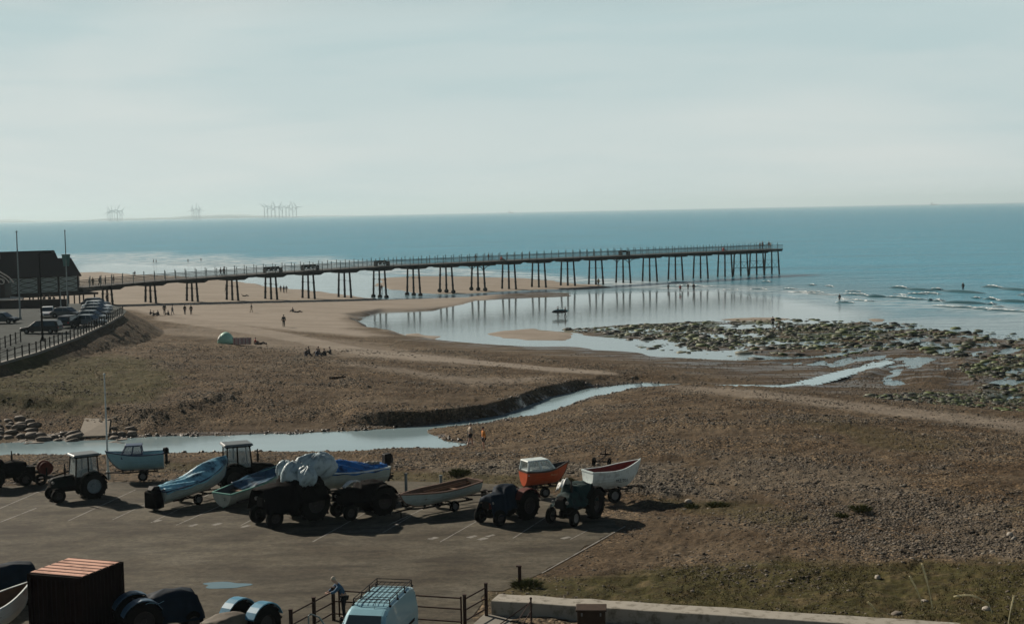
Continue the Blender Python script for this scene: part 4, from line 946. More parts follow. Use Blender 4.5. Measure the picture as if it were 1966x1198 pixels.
def boat(label, px, py, yaw, L_=4.6, B_=1.7, Dp=.75, sheer=.3, zoff=.55, hullm=None, innerm=None, gunm=None, pitch=0, thwarts=2, group='boats parked on the tarmac', name='boat', stern_w=.78):
    p = CPt(px, py); o = thing(name, label, 'boat', (p.x, p.y, 3.03+zoff), group=group, rot=(0, R(-pitch), R(yaw)))
    cx = L_/2
    st = hull_pts(L_, B_, Dp, sheer, stern_w); sti = hull_pts(L_, B_, Dp, sheer, stern_w, inset=.05)
    h = MB()
    secs = [[(x-cx, -y, z) for x, y, z in reversed(r)]+[(x-cx, y, z) for x, y, z in r[1:]] for r in st]
    h.loft(secs, closed=False, caps=False); r0 = secs[0]; h.add(r0, [tuple(range(len(r0)))])
    hull = h.build('hull', hullm, o, smooth=False)
    h = MB(); s2 = [[(x-cx, -y, z) for x, y, z in reversed(r)]+[(x-cx, y, z) for x, y, z in r[1:]] for r in sti]
    h.loft(s2, closed=False, caps=False); h.add(s2[0], [tuple(range(len(s2[0])))]); h.build('lining', innerm or hullm, o)
    g = MB()
    for s in (-1, 1):
        P_ = [(r[-1][0]-cx, s*(r[-1][1]+.0), r[-1][2]) for r in st]
        g.loft([[(x, y-.035, z-.05), (x, y+.035, z-.05), (x, y+.035, z+.03), (x, y-.035, z+.03)] for x, y, z in P_])
    a = st[0][-1]; g.box((a[0]-cx, 0, a[2]), (.07, a[1]*2, .08)); g.build('gunwale', gunm or hullm, o)
    k = MB(); k.path([(L_-cx+.36*v, 0, st[-1][0][2]+(st[-1][-1][2]-st[-1][0][2]+.08)*v**1.35) for v in np.linspace(0, 1, 6)], .035, 6); k.path([(r[0][0]-cx, 0, r[0][2]-.02) for r in st], .03, 5); k.build('stem_and_keel', gunm or hullm, o)
    for i in range(thwarts):
        u = (.3, .58, .8)[i]; r = st[int(u*14)]; t = MB(); t.box((r[0][0]-cx, 0, Dp*.68), (.26, r[-1][1]*1.75, .035)); t.build('thwart', M_WOOD, o)
    # two strakes stand a touch proud of the planking
    s_ = MB()
    for s in (-1, 1):
        for j in (4, 5): s_.path([(r[j][0]-cx, s*(r[j][1]+.006), r[j][2]) for r in st], .012, 4)
    s_.build('strake', hullm, hull)
    return o, st, cx
M_WOOD = mat('varnished_wood', (.14, .075, .035), .5, 0, .35, 8)
H_WHITE = mat('hull_white', (.50, .56, .55), .45, 0, .15, 3, dirt=(.36, .40, .39)); H_LBLUE = mat('hull_light_blue', (.20, .37, .43), .4, 0, .12, 3)
H_PALE = mat('hull_pale', (.34, .40, .38), .5, 0, .2, 3); H_ORANGE = mat('hull_orange', (.40, .06, .012), .4, 0, .15, 3); H_DARKB = mat('trim_dark_blue', (.012, .035, .09), .4, 0, .3, 4)
H_TEAL = mat('gunwale_teal', (.16, .36, .30), .45, 0, .2, 6); IN_RED = mat('lining_red', (.14, .012, .008), .6, 0, .3, 5); IN_BRN = mat('lining_brown', (.10, .06, .035), .7, 0, .4, 4)
def outboard(b, x, z, m=None, s=1.0, tilt=0):
    o = MB(); o.M = Matrix.Translation((x, 0, z)) @ Matrix.Rotation(R(tilt), 4, 'Y') @ Matrix.Scale(s, 4)
    o.loft([[(-.34, -.15, .12), (-.34, .15, .12), (-.34, .13, .42), (-.34, -.13, .42)], [(-.2, -.18, .05), (-.2, .18, .05), (-.2, .17, .55), (-.2, -.17, .55)], [(.1, -.17, .05), (.1, .17, .05), (.1, .15, .5), (.1, -.15, .5)]])
    o.box((-.14, 0, -.25), (.2, .14, .62)); o.box((-.2, 0, -.58), (.42, .03, .1)); o.box((-.14, 0, -.72), (.12, .05, .2)); o.tube((-.32, 0, -.68), (-.0, 0, -.68), .05)
    for k in range(3): o.box((-.34, .07*math.sin(k*2.1), -.68+.07*math.cos(k*2.1)), (.02, .07, .12), rot=(k*2.1, .4, 0))
    return o.build('outboard_motor', m or M_BLACK, b, bevel=.02)
def trailer(label, px, py, yaw, L_=4.6, wheel=.3, group='boat trailers', rollers=True, wide=1.5, h=.5):
    p = CPt(px, py); o = thing('boat_trailer', label, 'boat trailer', (p.x, p.y, 3.03), R(yaw), group)
    f = MB()
    for s in (-1, 1): f.box((-.1, s*.45, h-.05), (L_*.75, .07, .08)); f.tube((L_*.27, s*.45, h-.05), (L_*.52, 0, h-.07), .04)
    for x in (-.38, -.1, .15): f.box((L_*x, 0, h-.04), (.07, .95, .07))
    f.tube((L_*.5, 0, h-.07), (L_*.68, 0, h-.1), .045); f.tube((L_*.6, 0, h-.1), (L_*.6, 0, .03), .03); f.build('frame', M_DARKST, o)
    a = MB(); a.tube((-.3, -wide/2, wheel), (-.3, wide/2, wheel), .035); a.build('axle', M_DARKST, o)
    for s in (-1, 1):
        w = MB(); tyre(w, (-.3, s*wide/2, wheel), wheel, .17, 20); t = w.build('wheel', M_RUBBER, o)
        w = MB(); w.lathe([(0, s*.06), (wheel*.5, s*.04), (wheel*.58, s*.09), (wheel*.58, -s*.08)], (-.3, s*wide/2, wheel), 'Y', 14); w.build('rim', M_GALV, t)
    if rollers:
        for x in (-.34, .1, .3):
            for s in (-1, 1): r = MB(); r.lathe([(.02, -.1), (.05, -.1), (.05, .1), (.02, .1)], (L_*x, s*.25, h+.03), 'Y', 8); r.box((L_*x, s*.25, h-.02), (.05, .05, .08)); r.build('roller', M_BLACK, o)
    return o
def seg(px, py, z, yaw, d):
    return None
def hull_text(o, s, x, y, z, size, rot, m, name='lettering'):
    cu = bpy.data.curves.new(name, 'FONT'); cu.body = s; cu.size = size; cu.extrude = .004; cu.align_x = 'CENTER'
    t = bpy.data.objects.new(name, cu); COL.objects.link(t); dg = bpy.context.evaluated_depsgraph_get(); me = bpy.data.meshes.new_from_object(t.evaluated_get(dg)); bpy.data.objects.remove(t)
    me.materials.clear(); me.materials.append(m); ob = bpy.data.objects.new(name, me); COL.objects.link(ob); ob.parent = o; ob.location = (x, y, z); ob.rotation_euler = rot; return ob
M_LET = mat('lettering_dark', (.02, .04, .045), .6)
def boat_and_trailer(*a, tl=None, **k):
    tw = k.pop('twheel', .3); tw_y = k.pop('tyaw', 0)
    r = boat(*a, **k); px, py, yaw = a[1], a[2], a[3]
    trailer(tl, px, py, yaw+tw_y, k.get('L_', 4.6)*.95, tw, h=k.get('zoff', .55)-.03); return r
# light blue cabin boat
b, st, cx = boat_and_trailer('light blue boat with dark blue trim and a small windowed cabin', 266, 920, 192, L_=3.1, B_=1.5, Dp=.95, sheer=.25, zoff=.6, hullm=H_LBLUE, innerm=H_LBLUE, gunm=H_DARKB, tl='trailer under the light blue cabin boat')
c = MB(); c.loft([[(x, -w, z0), (x, w, z0), (x+dx, w*.85, z1), (x+dx, -w*.85, z1)] for x, dx, w, z0, z1 in ((.1, 0, .62, 1.0, 1.04), (.1, 0, .62, 1.0, 1.04))]) if 0 else None
def cabin(b, x0, x1, w, z0, z1, m, rake=.25, roof=True, glass=None, frame=.06):
    c = MB(); xr = x1-rake
    for x, xt in ((x0, x0+.08), (x1, xr), ((x0+x1)/2, (x0+xr)/2+.05)):
        for s in (-1, 1): c.tube((x, s*w, z0), (xt, s*w*.86, z1), frame*.6, None, 6)
    c.loft([[(x0-.02, -w-.03, z0-.25), (x1+.02, -w*.96-.03, z0-.25), (x1+.02, w*.96+.03, z0-.25), (x0-.02, w+.03, z0-.25)], [(x0, -w, z0+.03), (x1, -w*.96, z0+.03), (x1, w*.96, z0+.03), (x0, w, z0+.03)]])
    cb = c.build('cabin', m, b)
    if roof: r = MB(); r.box(((x0+xr)/2+.04, 0, z1+.02), (xr-x0+.12, w*1.86, .07), taper=.94); r.build('cabin_roof', m, cb, bevel=.015)
    g = glass or M_CABG
    q = MB(); q.add([(x1-.01, -w*.9, z0+.03), (x1-.01, w*.9, z0+.03), (xr, w*.8, z1-.01), (xr, -w*.8, z1-.01)], [(0, 1, 2, 3)]); q.build('windscreen', g, cb, solid=.01)
    for s in (-1, 1): q = MB(); q.add([(x0+.05, s*w*.98, z0+.03), (x1-.05, s*w*.96, z0+.03), (xr-.02, s*w*.86, z1-.01), (x0+.1, s*w*.87, z1-.01)], [(0, 1, 2, 3)]); q.build('side_window', g, cb, solid=.01)
    return cb
cabin(b, -.3, .95, .52, 1.02, 1.52, H_DARKB, .3); outboard(b, -1.6, .85, s=.8)
# blue tarp boat with black outboard
b, st, cx = boat_and_trailer('cream hulled boat under a creased blue tarpaulin with a big black outboard', 372, 964, 52, L_=4.7, B_=1.75, Dp=.75, sheer=.5, zoff=.5, hullm=H_PALE, gunm=H_DARKB, tl='trailer under the blue tarpaulin boat', pitch=6)
def boat_cover(b, st, cx, m, ridge, u0, u1, seed, name='tarpaulin', hang=.16, sag=0.0, wr=.035):
    n = len(st)-1
    def f(u, v):
        uu = u0+(u1-u0)*u; i = min(int(uu*n), n-1); t = uu*n-i; a = Vector(st[i][-1]); c_ = Vector(st[i+1][-1]); p = a.lerp(c_, t); s = (v-.5)*2; hw = p.y+.05
        edge = smooth(np.array(abs(s)), .86, 1.0).item(); y = s*hw*1.02
        z = p.z+.05+ridge(uu)*(1-abs(s)**1.4)-hang*edge+wr*math.sin(6*uu*3+9*s+seed)*(1-edge)+wr*.8*math.sin(23*uu+4*s*seed)
        return (p.x-cx, y, z)
    mb = MB(); mb.grid(f, 34, 18); return mb.build(name, m, b, smooth=True, solid=.012)
boat_cover(b, st, cx, T_BLUE, lambda u: .12+.42*math.sin(math.pi*min(1, max(0, (u-.35)/.75)))**1.5, 0.0, .99, 2, wr=.05)
outboard(b, -2.5, .45, s=1.3); mb = MB(); mb.box((-2.72, 0, .42), (.62, 1.05, .95), taper=.85); mb.build('motor_cover', mat('tarp_black', (.005, .004, .004), .9), b, bevel=.06)
# teal open boat
b, st, cx = boat_and_trailer('open boat with teal rim and a blue sheet sagging inside', 492, 962, 56, L_=5.2, B_=1.8, Dp=.72, sheer=.3, zoff=.42, hullm=mat('hull_cream', (.36, .38, .33), .5, 0, .2, 3), innerm=mat('lining_dark', (.03, .035, .04), .7), gunm=H_TEAL, thwarts=1, tl='trailer under the teal rimmed open boat', stern_w=.78, pitch=6.5)
boat_cover(b, st, cx, mat('sheet_dark_blue', (.03, .075, .12), .35, 0, .4, 2.5, dirt=(.012, .02, .03)), lambda u: -.30+.12*math.sin(u*14), .33, .97, 5, name='blue_sheet', hang=-.02)
hull_text(b, '21', -2.63, -.28, .40, .24, (R(90), 0, R(-90)), M_LET)
# blue covered boat
b, st, cx = boat_and_trailer('pale boat under a glossy royal blue cover with black outboard at its right end', 670, 958, 212, L_=4.6, B_=1.8, Dp=.85, sheer=.25, zoff=.75, hullm=H_PALE, gunm=H_WHITE, innerm=H_DARKB, tl='trailer under the royal blue covered boat')
boat_cover(b, st, cx, T_ROYAL, lambda u: .10+.42*math.sin(math.pi*min(1, max(0, 1-u)/.8))**1.2, 0.02, .99, 3, wr=.05)
outboard(b, -2.35, .95, s=1.2); mb = MB(); 
for k in range(5): mb.ball((-1.75+.14*k, .15-.08*k, 1.12+.05*math.sin(k*3)), (.17, .15, .12), 8, 5)
mb.build('rope_pile', mat('rope', (.25, .22, .17), .9, 0, .4, 20), b, smooth=True)
# white open boat
b, st, cx = boat_and_trailer('open white clinker boat with brown inside and timber rim on a low trailer', 848, 980, 220, L_=4.7, B_=1.8, Dp=.68, sheer=.22, zoff=.5, hullm=H_PALE, innerm=IN_BRN, gunm=mat('brown_rim', (.16, .09, .06), .6), thwarts=3, tl='low trailer carrying the open white boat', pitch=-3)
mb = MB(); mb.tube((-1.9, -.25, .7), (1.2, .1, .78), .03); mb.tube((-1.9, .1, .7), (1.3, .35, .75), .03); mb.build('oar', M_WOOD, b)
# orange boat
b, st, cx = boat_and_trailer('small orange boat with a white windowed cabin', 1044, 950, 26, L_=2.55, B_=1.35, Dp=.8, sheer=.35, zoff=.62, hullm=H_ORANGE, innerm=mat('lining_dark', (.03, .03, .03), .7), gunm=mat('rim_black', (.03, .02, .015), .6), thwarts=1, tl='trailer under the orange cabin boat', stern_w=.82)
cabin(b, -1.2, .45, .52, .9, 1.42, H_WHITE, .4, frame=.12, glass=M_CABG)
hull_text(b, 'MOLLY', .35, -.66, .56, .13, (R(84), 0, R(-4)), mat('letter_pale', (.55, .30, .16), .6))
# white boat red inside
b, st, cx = boat_and_trailer('white boat with dark red inside and registration letters on its side', 1175, 960, 28, L_=3.1, B_=1.55, Dp=.98, sheer=.38, zoff=.72, hullm=H_WHITE, innerm=IN_RED, gunm=H_WHITE, thwarts=1, tl='trailer with large wheels under the white boat with red inside', stern_w=.8, twheel=.42)
hull_text(b, 'MZ 201', .25, -.72, .38, .24, (R(72), 0, R(-2)), M_LET)
mb = MB(); mb.box((-1.7, 0, .32), (.4, .9, .12)); mb.box((-1.6, 0, .2), (.2, .6, .14)); mb.build('stern_step', H_WHITE, b, bevel=.02)
# loose trailers and gear
trailer('empty rusty trailer frame between the black tractor and the open white boat', 758, 972, 215, 3.6, .26, rollers=False, wide=1.3)
trailer('empty trailer frame lying behind the navy sheeted tractor', 925, 962, 190, 3.4, .26, rollers=False, wide=1.3)
pt = G3(1155, 893); o = thing('launching_trolley', 'small empty two wheeled trolley standing on the shingle behind the white boat', 'trolley', pt[:], R(70))
f = MB(); f.tube((-.9, 0, .45), (1.2, 0, .5), .035); f.tube((.0, -.5, .3), (0, .5, .3), .04); f.tube((.9, -.35, .62), (.9, .35, .62), .05); f.tube((.9, 0, .5), (.9, 0, .95), .04); f.build('frame', M_DARKST, o)
for s in (-1, 1): w = MB(); tyre(w, (0, s*.5, .28), .28, .14, 16); w.build('wheel', M_RUBBER, o)
o = thing('winch', 'dark winch with reddish drum between the tractors at the left', 'winch', CPt(78, 928)[:], R(30))
f = MB(); f.box((0, 0, .35), (1.6, .9, .1)); f.box((-.6, 0, .75), (.5, .7, .8)); f.tube((.3, -.4, .35), (.3, -.4, 1.0), .05); f.tube((.3, .4, .35), (.3, .4, 1.0), .05); f.tube((.75, 0, .35), (1.9, .1, .6), .05); f.build('frame', P_DRK, o, bevel=.02)
f = MB(); f.lathe([(.05, -.35), (.42, -.35), (.42, -.3), (.25, -.28), (.25, .28), (.42, .3), (.42, .35), (.05, .35)], (.3, 0, .95), 'Y', 18); f.build('drum', P_RED, o)
for s in (-1, 1): w = MB(); tyre(w, (-.1, s*.6, .36), .36, .2, 18); w.build('wheel', M_RUBBER, o)
# dinghy end and boxes left of the first cab tractor are in deep shade
pole(208, 916, 730, .075, mat('white_pole', (.45, .48, .46), .5), 'tall bare white flagpole between the cab tractor and the light blue boat', z=3.02)
for px, py, yt, lb in ((847, 944, 911, 'short grey steel post behind the open white boat'), (780, 952, 908, 'grey steel post behind the empty trailer'), (1019+14, 0, 0, None)):
    if not lb: continue
    p = CPt(px, py); h = (py-yt)/36*1.05; o = thing('mooring_post', lb, 'post', p[:]); m_ = MB(); m_.tube((0, 0, -.1), (0, 0, h), .085, .08, 10); m_.build('shaft', MATS['grey_paint'], o); m_ = MB(); m_.lathe([(0, h+.03), (.1, h+.01), (.1, h-.06), (.08, h-.06)], n=10); m_.build('cap', MATS['grey_paint'], o)
# ================= PEOPLE =================
def skinmesh(name, joints, edges, m, parent, sub=1, rad_scale=1.0, grow=0.0, root=None):
    names = sorted({a for e in edges for a in e}); idx = {n: i for i, n in enumerate(names)}
    me = bpy.data.meshes.new(name); me.from_pydata([joints[n][0] for n in names], [(idx[a], idx[b]) for a, b in edges], [])
    o = bpy.data.objects.new(name, me); COL.objects.link(o); sk = o.modifiers.new('s', 'SKIN'); sk.use_smooth_shade = True; ss = o.modifiers.new('u', 'SUBSURF'); ss.levels = sub; ss.render_levels = sub
    for n in names:
        v = me.skin_vertices[0].data[idx[n]]; r = joints[n][1]; r = r if hasattr(r, '__len__') else (r, r); v.radius = (r[0]*rad_scale+grow, r[1]*rad_scale+grow); v.use_root = (n == (root or ('pelvis' if 'pelvis' in idx else names[0])))
    dg = bpy.context.evaluated_depsgraph_get(); m2 = bpy.data.meshes.new_from_object(o.evaluated_get(dg)); bpy.data.objects.remove(o)
    m2.materials.clear(); m2.materials.append(m); m2.polygons.foreach_set('use_smooth', [True]*len(m2.polygons))
    ob = bpy.data.objects.new(name, m2); COL.objects.link(ob); ob.parent = parent; return ob
def person(label, pose='stand', shirt=None, trousers=None, hair=None, loc=(0,0,0), rz=0, fingers=False, legs_bare=False, torso_bare=False, group=None, hat=None, seed=0, shorts=False):
    o = thing('person', label, 'person', loc, rz, group); V = Vector; rr = random.Random(seed)
    J = {}
    if pose in ('stand', 'walk', 'lean', 'carry'):
        st = {'stand': .03, 'walk': .26, 'lean': .05, 'carry': .2}[pose]; ln = {'lean': .21}.get(pose, .02)
        J = dict(pelvis=((0, 0, .95), (.15, .11)), waist=((ln*.25, 0, 1.10), (.135, .10)), chest=((ln*.8, 0, 1.33), (.165, .115)), neck0=((ln*1.2, 0, 1.46), (.075, .07)), neck=((ln*1.35, 0, 1.52), .055), chin=((ln*1.7+.02, 0, 1.575), (.065, .075)), head=((ln*1.9+.015, 0, 1.66), (.078, .098)), top=((ln*2.0, 0, 1.725), (.055, .065)))
        for s, n in ((1, 'l'), (-1, 'r')):
            q = st*s
            J['hip'+n] = ((0, s*.09, .90), .095); J['knee'+n] = ((q*.55+.03, s*.10, .50), .062); J['ankle'+n] = ((q*.9-.02, s*.11, .09), .043); J['toe'+n] = ((q*.9+.13, s*.12, .035), .036)
            if pose == 'lean': el, wr, hd = (.22+ln, s*.20, 1.20), (.42+ln, s*.10, 1.14), (.49+ln, s*.07, 1.13)
            elif pose == 'carry' : el, wr, hd = (.0, s*.24, 1.12), (.2, s*.22, .98), (.27, s*.2, .97)
            else: el, wr, hd = (-q*.35-.02, s*.25, 1.12), (-q*.6+.06, s*.26, .89), (-q*.62+.08, s*.25, .81)
            J['sh'+n] = ((ln*1.0, s*.175, 1.40), .062); J['el'+n] = (el, .042); J['wr'+n] = (wr, .029); J['hd'+n] = (hd, (.022, .036))
    elif pose == 'sit':
        J = dict(pelvis=((0, 0, .13), (.16, .13)), waist=((.03, 0, .28), (.135, .11)), chest=((.06, 0, .48), (.165, .12)), neck0=((.09, 0, .61), (.075, .07)), neck=((.10, 0, .66), .055), chin=((.135, 0, .72), (.065, .075)), head=((.125, 0, .80), (.078, .098)), top=((.11, 0, .865), (.055, .065)))
        for s, n in ((1, 'l'), (-1, 'r')):
            J['hip'+n] = ((.05, s*.09, .13), .098); J['knee'+n] = ((.42, s*.13, .42 if s > 0 else .30), .064); J['ankle'+n] = ((.62+(.1 if s < 0 else 0), s*.14, .08), .043); J['toe'+n] = ((.78, s*.15, .05), .036)
            J['sh'+n] = ((.07, s*.18, .55), .062); J['el'+n] = ((.18, s*.27, .34), .042); J['wr'+n] = ((.36, s*.16, .36), .029); J['hd'+n] = ((.42, s*.12, .38), (.022, .036))
    elif pose == 'lie':
        J = dict(pelvis=((0, 0, .12), (.15, .12)), waist=((-.18, 0, .13), (.135, .11)), chest=((-.42, 0, .20), (.165, .12)), neck0=((-.56, 0, .27), (.075, .07)), neck=((-.61, 0, .31), .055), chin=((-.64, 0, .38), (.065, .075)), head=((-.68, 0, .45), (.078, .098)), top=((-.71, 0, .51), (.055, .065)))
        for s, n in ((1, 'l'), (-1, 'r')):
            J['hip'+n] = ((.05, s*.09, .12), .095); J['knee'+n] = ((.45, s*.11, .16 if s < 0 else .32), .062); J['ankle'+n] = ((.82, s*.12, .07), .043); J['toe'+n] = ((.88, s*.13, .16), .036)
            J['sh'+n] = ((-.48, s*.18, .22), .062); J['el'+n] = ((-.58, s*.25, .06), .042); J['wr'+n] = ((-.36, s*.27, .04), .029); J['hd'+n] = ((-.29, s*.27, .04), (.022, .036))
    # nose and ears grow out of the head
    hx, hy, hz = J['head'][0]; J['nose'] = ((hx+.105, 0, hz-.02), .013)
    J['earl'] = ((hx-.01, .088, hz-.015), .014); J['earr'] = ((hx-.01, -.088, hz-.015), .014)
    E = [('pelvis', 'waist'), ('waist', 'chest'), ('chest', 'neck0'), ('neck0', 'neck'), ('neck', 'chin'), ('chin', 'head'), ('head', 'top'), ('head', 'nose'), ('head', 'earl'), ('head', 'earr')]
    for n in 'lr':
        E += [('pelvis', 'hip'+n), ('hip'+n, 'knee'+n), ('knee'+n, 'ankle'+n), ('ankle'+n, 'toe'+n), ('chest', 'sh'+n), ('sh'+n, 'el'+n), ('el'+n, 'wr'+n), ('wr'+n, 'hd'+n)]
        if fingers:
            w = V(J['wr'+n][0]); h = V(J['hd'+n][0]); d = (h-w).normalized(); sd_ = V((0, 1, 0)) if abs(d.y) < .8 else V((1, 0, 0)); u = d.cross(sd_).normalized(); sd_ = u.cross(d).normalized()
            for k, (off, ln_) in enumerate(((-.03, .060), (-.01, .072), (.01, .068), (.028, .052))):
                a = h+sd_*off*.9+d*.015; J[f'f{k}{n}'] = (tuple(a), .0095); J[f'g{k}{n}'] = (tuple(a+d*ln_*.6+u*.006), .0085); J[f'h{k}{n}'] = (tuple(a+d*ln_+u*.022), .0075)
                E += [('hd'+n, f'f{k}{n}'), (f'f{k}{n}', f'g{k}{n}'), (f'g{k}{n}', f'h{k}{n}')]
            a = w.lerp(h, .5); J['t0'+n] = (tuple(a+sd_*-.045), .011); J['t1'+n] = (tuple(a+sd_*-.055+d*.035+u*.01), .009); E += [('hd'+n, 't0'+n), ('t0'+n, 't1'+n)]
    body = skinmesh('body', J, E, M_SKIN, o)
    if not torso_bare:
        K = dict(J); 
        for n in 'lr': K['fa'+n] = (tuple(V(J['el'+n][0]).lerp(V(J['wr'+n][0]), .75)), .034)
        K['hem'] = (tuple(V(J['pelvis'][0]).lerp(V(J['waist'][0]), .1)), J['pelvis'][1])
        e2 = [('hem', 'waist'), ('waist', 'chest'), ('chest', 'neck0')]+[x for n in 'lr' for x in (('chest', 'sh'+n), ('sh'+n, 'el'+n), ('el'+n, 'fa'+n))]
        skinmesh('shirt', K, e2, shirt, o, grow=.022, root='hem')
    K = dict(J)
    if shorts:
        for n in 'lr': K['kn'+n] = (tuple(V(J['hip'+n][0]).lerp(V(J['knee'+n][0]), .75)), .078)
        e3 = [x for n in 'lr' for x in (('pelvis', 'hip'+n), ('hip'+n, 'kn'+n))]
    else:
        e3 = [x for n in 'lr' for x in (('pelvis', 'hip'+n), ('hip'+n, 'knee'+n), ('knee'+n, 'ankle'+n))]
    skinmesh('trousers', K, e3, trousers, o, grow=.016)
    if not shorts:
        sh = MB(); 
        for n in 'lr':
            t = V(J['toe'+n][0]); a = V(J['ankle'+n][0]); sh.ball(tuple(t.lerp(a, .35)+V((0, 0, -.02))), (.135, .05, .05) if pose != 'lie' else (.06, .05, .12), 8, 6)
        sh.build('shoes', C_BLACK, o, smooth=True)
    h = MB(); h.grid(lambda u, v: (hx-.012+.104*math.cos(2*math.pi*u)*math.sin(v*1.95), .092*math.sin(2*math.pi*u)*math.sin(v*1.95), hz+.02+.10*math.cos(v*1.95)-.05*max(0, -math.cos(2*math.pi*u))*v), 12, 6)
    hr = h.build('hair' if not hat else 'cap', hat or hair or C_HAIR, o, smooth=True, solid=.01)
    return o
C_BLACK = cloth('black', (.010, .010, .012)); C_NAVY = cloth('navy', (.018, .028, .05)); C_HAIR = mat('hair_dark', (.03, .018, .012), .7, 0, .3, 30); C_HAIRG = mat('hair_grey', (.36, .34, .31), .7, 0, .2, 30)
C_BLUE = cloth('blue', (.045, .10, .17)); C_ORANGE = cloth('orange', (.55, .20, .035)); C_CREAM = cloth('cream', (.42, .36, .28)); C_GREY = cloth('grey', (.10, .10, .10)); C_RED = cloth('red', (.32, .03, .03)); C_WHITE = cloth('white', (.6, .6, .58)); C_BROWN = cloth('brown', (.05, .035, .025)); C_YEL = cloth('mustard', (.34, .22, .04)); C_DEN = cloth('denim', (.03, .045, .07)); C_PINK = cloth('pink', (.42, .18, .17))
# close figures, one build each
p = CPt(661, 1188); person('man in blue jacket and pale cap bending over the fence beside the van', 'lean', C_BLUE, C_BLACK, hat=C_CREAM, loc=p[:], rz=R(205), fingers=True)
p = G3(929, 861); person('person in orange top and dark shorts standing by the stream', 'stand', C_ORANGE, C_BLACK, loc=p[:], rz=R(200), fingers=True, shorts=True)
p = G3(903, 857); person('person in cream top with dark shorts beside the one in orange', 'walk', C_CREAM, C_BLACK, hair=C_HAIRG, loc=p[:], rz=R(20), fingers=True, shorts=True)
PRO = {k: person('x', k, C_BLACK, C_BLACK, loc=(0, 0, -50)) for k in ('stand', 'walk', 'sit', 'lie', 'carry')}
USED = set()
def folk(pose, pos, rz, shirt, trs, label, group=None, s=1.0):
    src = PRO[pose]
    if pose not in USED: o = src; USED.add(pose)
    else: o = dup(src)
    o.location = pos; o.rotation_euler = (0, 0, R(rz)); o.scale = (s, s, s); o['label'] = label
    if group: o['group'] = group
    elif 'group' in o.keys(): del o['group']
    for k in [k for k in bpy.data.objects if k.parent == o]:
        b = k.name.split('.')[0]
        if b in ('shirt', 'trousers'): k.material_slots[0].link = 'OBJECT'; k.material_slots[0].material = shirt if b == 'shirt' else trs
    return o
B = lambda px, py: (lambda p: (p.x, p.y, max(p.z, -.02)))(G3(px, py))
WLK = 'people out on the beach'
for a in [
 ('stand', 545, 628, 90, C_BLACK, C_BLACK, 'person in long black clothes standing alone on open sand between the tent and the pier', 1.12),
 ('walk', 483, 600, 200, C_GREY, C_CREAM, 'walker in grey top on the sand left of the reclining pair', .95),
 ('stand', 355, 604, 80, C_BLACK, C_NAVY, 'left one of two dark figures standing by the pier shadow', 1.0),
 ('stand', 367, 604, 100, C_BLACK, C_BLACK, 'right one of two dark figures standing by the pier shadow', 1.0),
 ('stand', 316, 604, 90, C_BLACK, C_BLACK, 'dark figure standing in the middle of the seated party under the pier', 1.1),
 ('walk', 331, 604, 20, C_GREY, C_DEN, 'figure stepping away from the seated party near the promenade end', .95),
 ('stand', 259, 531, 90, C_NAVY, C_BLACK, 'figure beyond the pier by the far waterline left of all the rest', 1.0),
 ('walk', 295, 505, 170, C_BLACK, C_BLACK, 'left one of a pair wading in the far surf', 1.0),
 ('walk', 300, 505, 170, C_BLACK, C_BLACK, 'right one of a pair wading in the far surf', 1.0),
 ('stand', 361, 504, 90, C_GREY, C_BLACK, 'lone grey wader in the far surf past the pair', .9),
 ('stand', 386, 502, 90, C_GREY, C_GREY, 'lone wader farthest right in the far surf', .9),
 ('walk', 434, 560, 180, C_BROWN, C_BLACK, 'walker in brown beside the third set of pier columns', 1.0),
 ('stand', 539, 561, 90, C_BLACK, C_BLACK, 'left one of three people standing behind the pier columns', .95),
 ('stand', 545, 562, 60, C_BLACK, C_DEN, 'middle one of three people standing behind the pier columns', 1.0),
 ('walk', 550, 562, 90, C_BROWN, C_SKINL if 0 else C_CREAM, 'right one of three people standing behind the pier columns', 1.0),
 ('walk', 733, 562, 110, C_BLACK, C_GREY, 'person paddling between the ball footed pier columns', 1.0),
 ('stand', 1149, 550, 90, C_YEL, C_BROWN, 'person in mustard top standing below the pier at the sand spit', 1.15),
 ('stand', 1283, 558, 90, C_GREY, C_BLACK, 'leftmost of four bathers standing in the shallows past the pier', .9),
 ('walk', 1306, 561, 90, C_RED, C_BLACK, 'second bather from the left with a touch of red', 1.0),
 ('stand', 1321, 557, 90, C_BLACK, C_BLACK, 'third bather from the left in the shallows past the pier', .9),
 ('stand', 1332, 561, 90, C_BLACK, C_BLACK, 'tallest bather at the right of four in the shallows', 1.2),
 ('stand', 1612, 577, 90, C_BLACK, C_BLACK, 'lone wader at the edge of the breakers right of the pier', .95),
 ('stand', 1849, 556, 90, C_BLACK, C_BLACK, 'bather far out in the sea beyond the breaking waves', 1.1),
 ('stand', 1484, 630, 90, C_BROWN, C_BLACK, 'dark figure standing on the seaweed rocks', 1.05),
]:
    pose, px, py, rz, s_, t_, lb, sc_ = a; q = B(px, py)
    if px in (295, 300, 361, 386): x, y = unproj(px, py, 0); q = (x, y, -.1)
    if px > 1200 and py < 600: x, y = unproj(px, py, 0); q = (x, y, -.05 if px < 1400 else -.35)
    folk(pose, q, rz, s_, t_, lb, WLK, sc_)
for a in [('sit', 497, 631, 0, C_CREAM, C_GREY, 'pale top crouching figure beside the one on the seaweed rocks')]:
    q = B(1497, 631); folk('sit', q, 160, C_CREAM, C_GREY, a[6], WLK)
SG = 'people sitting on the beach'
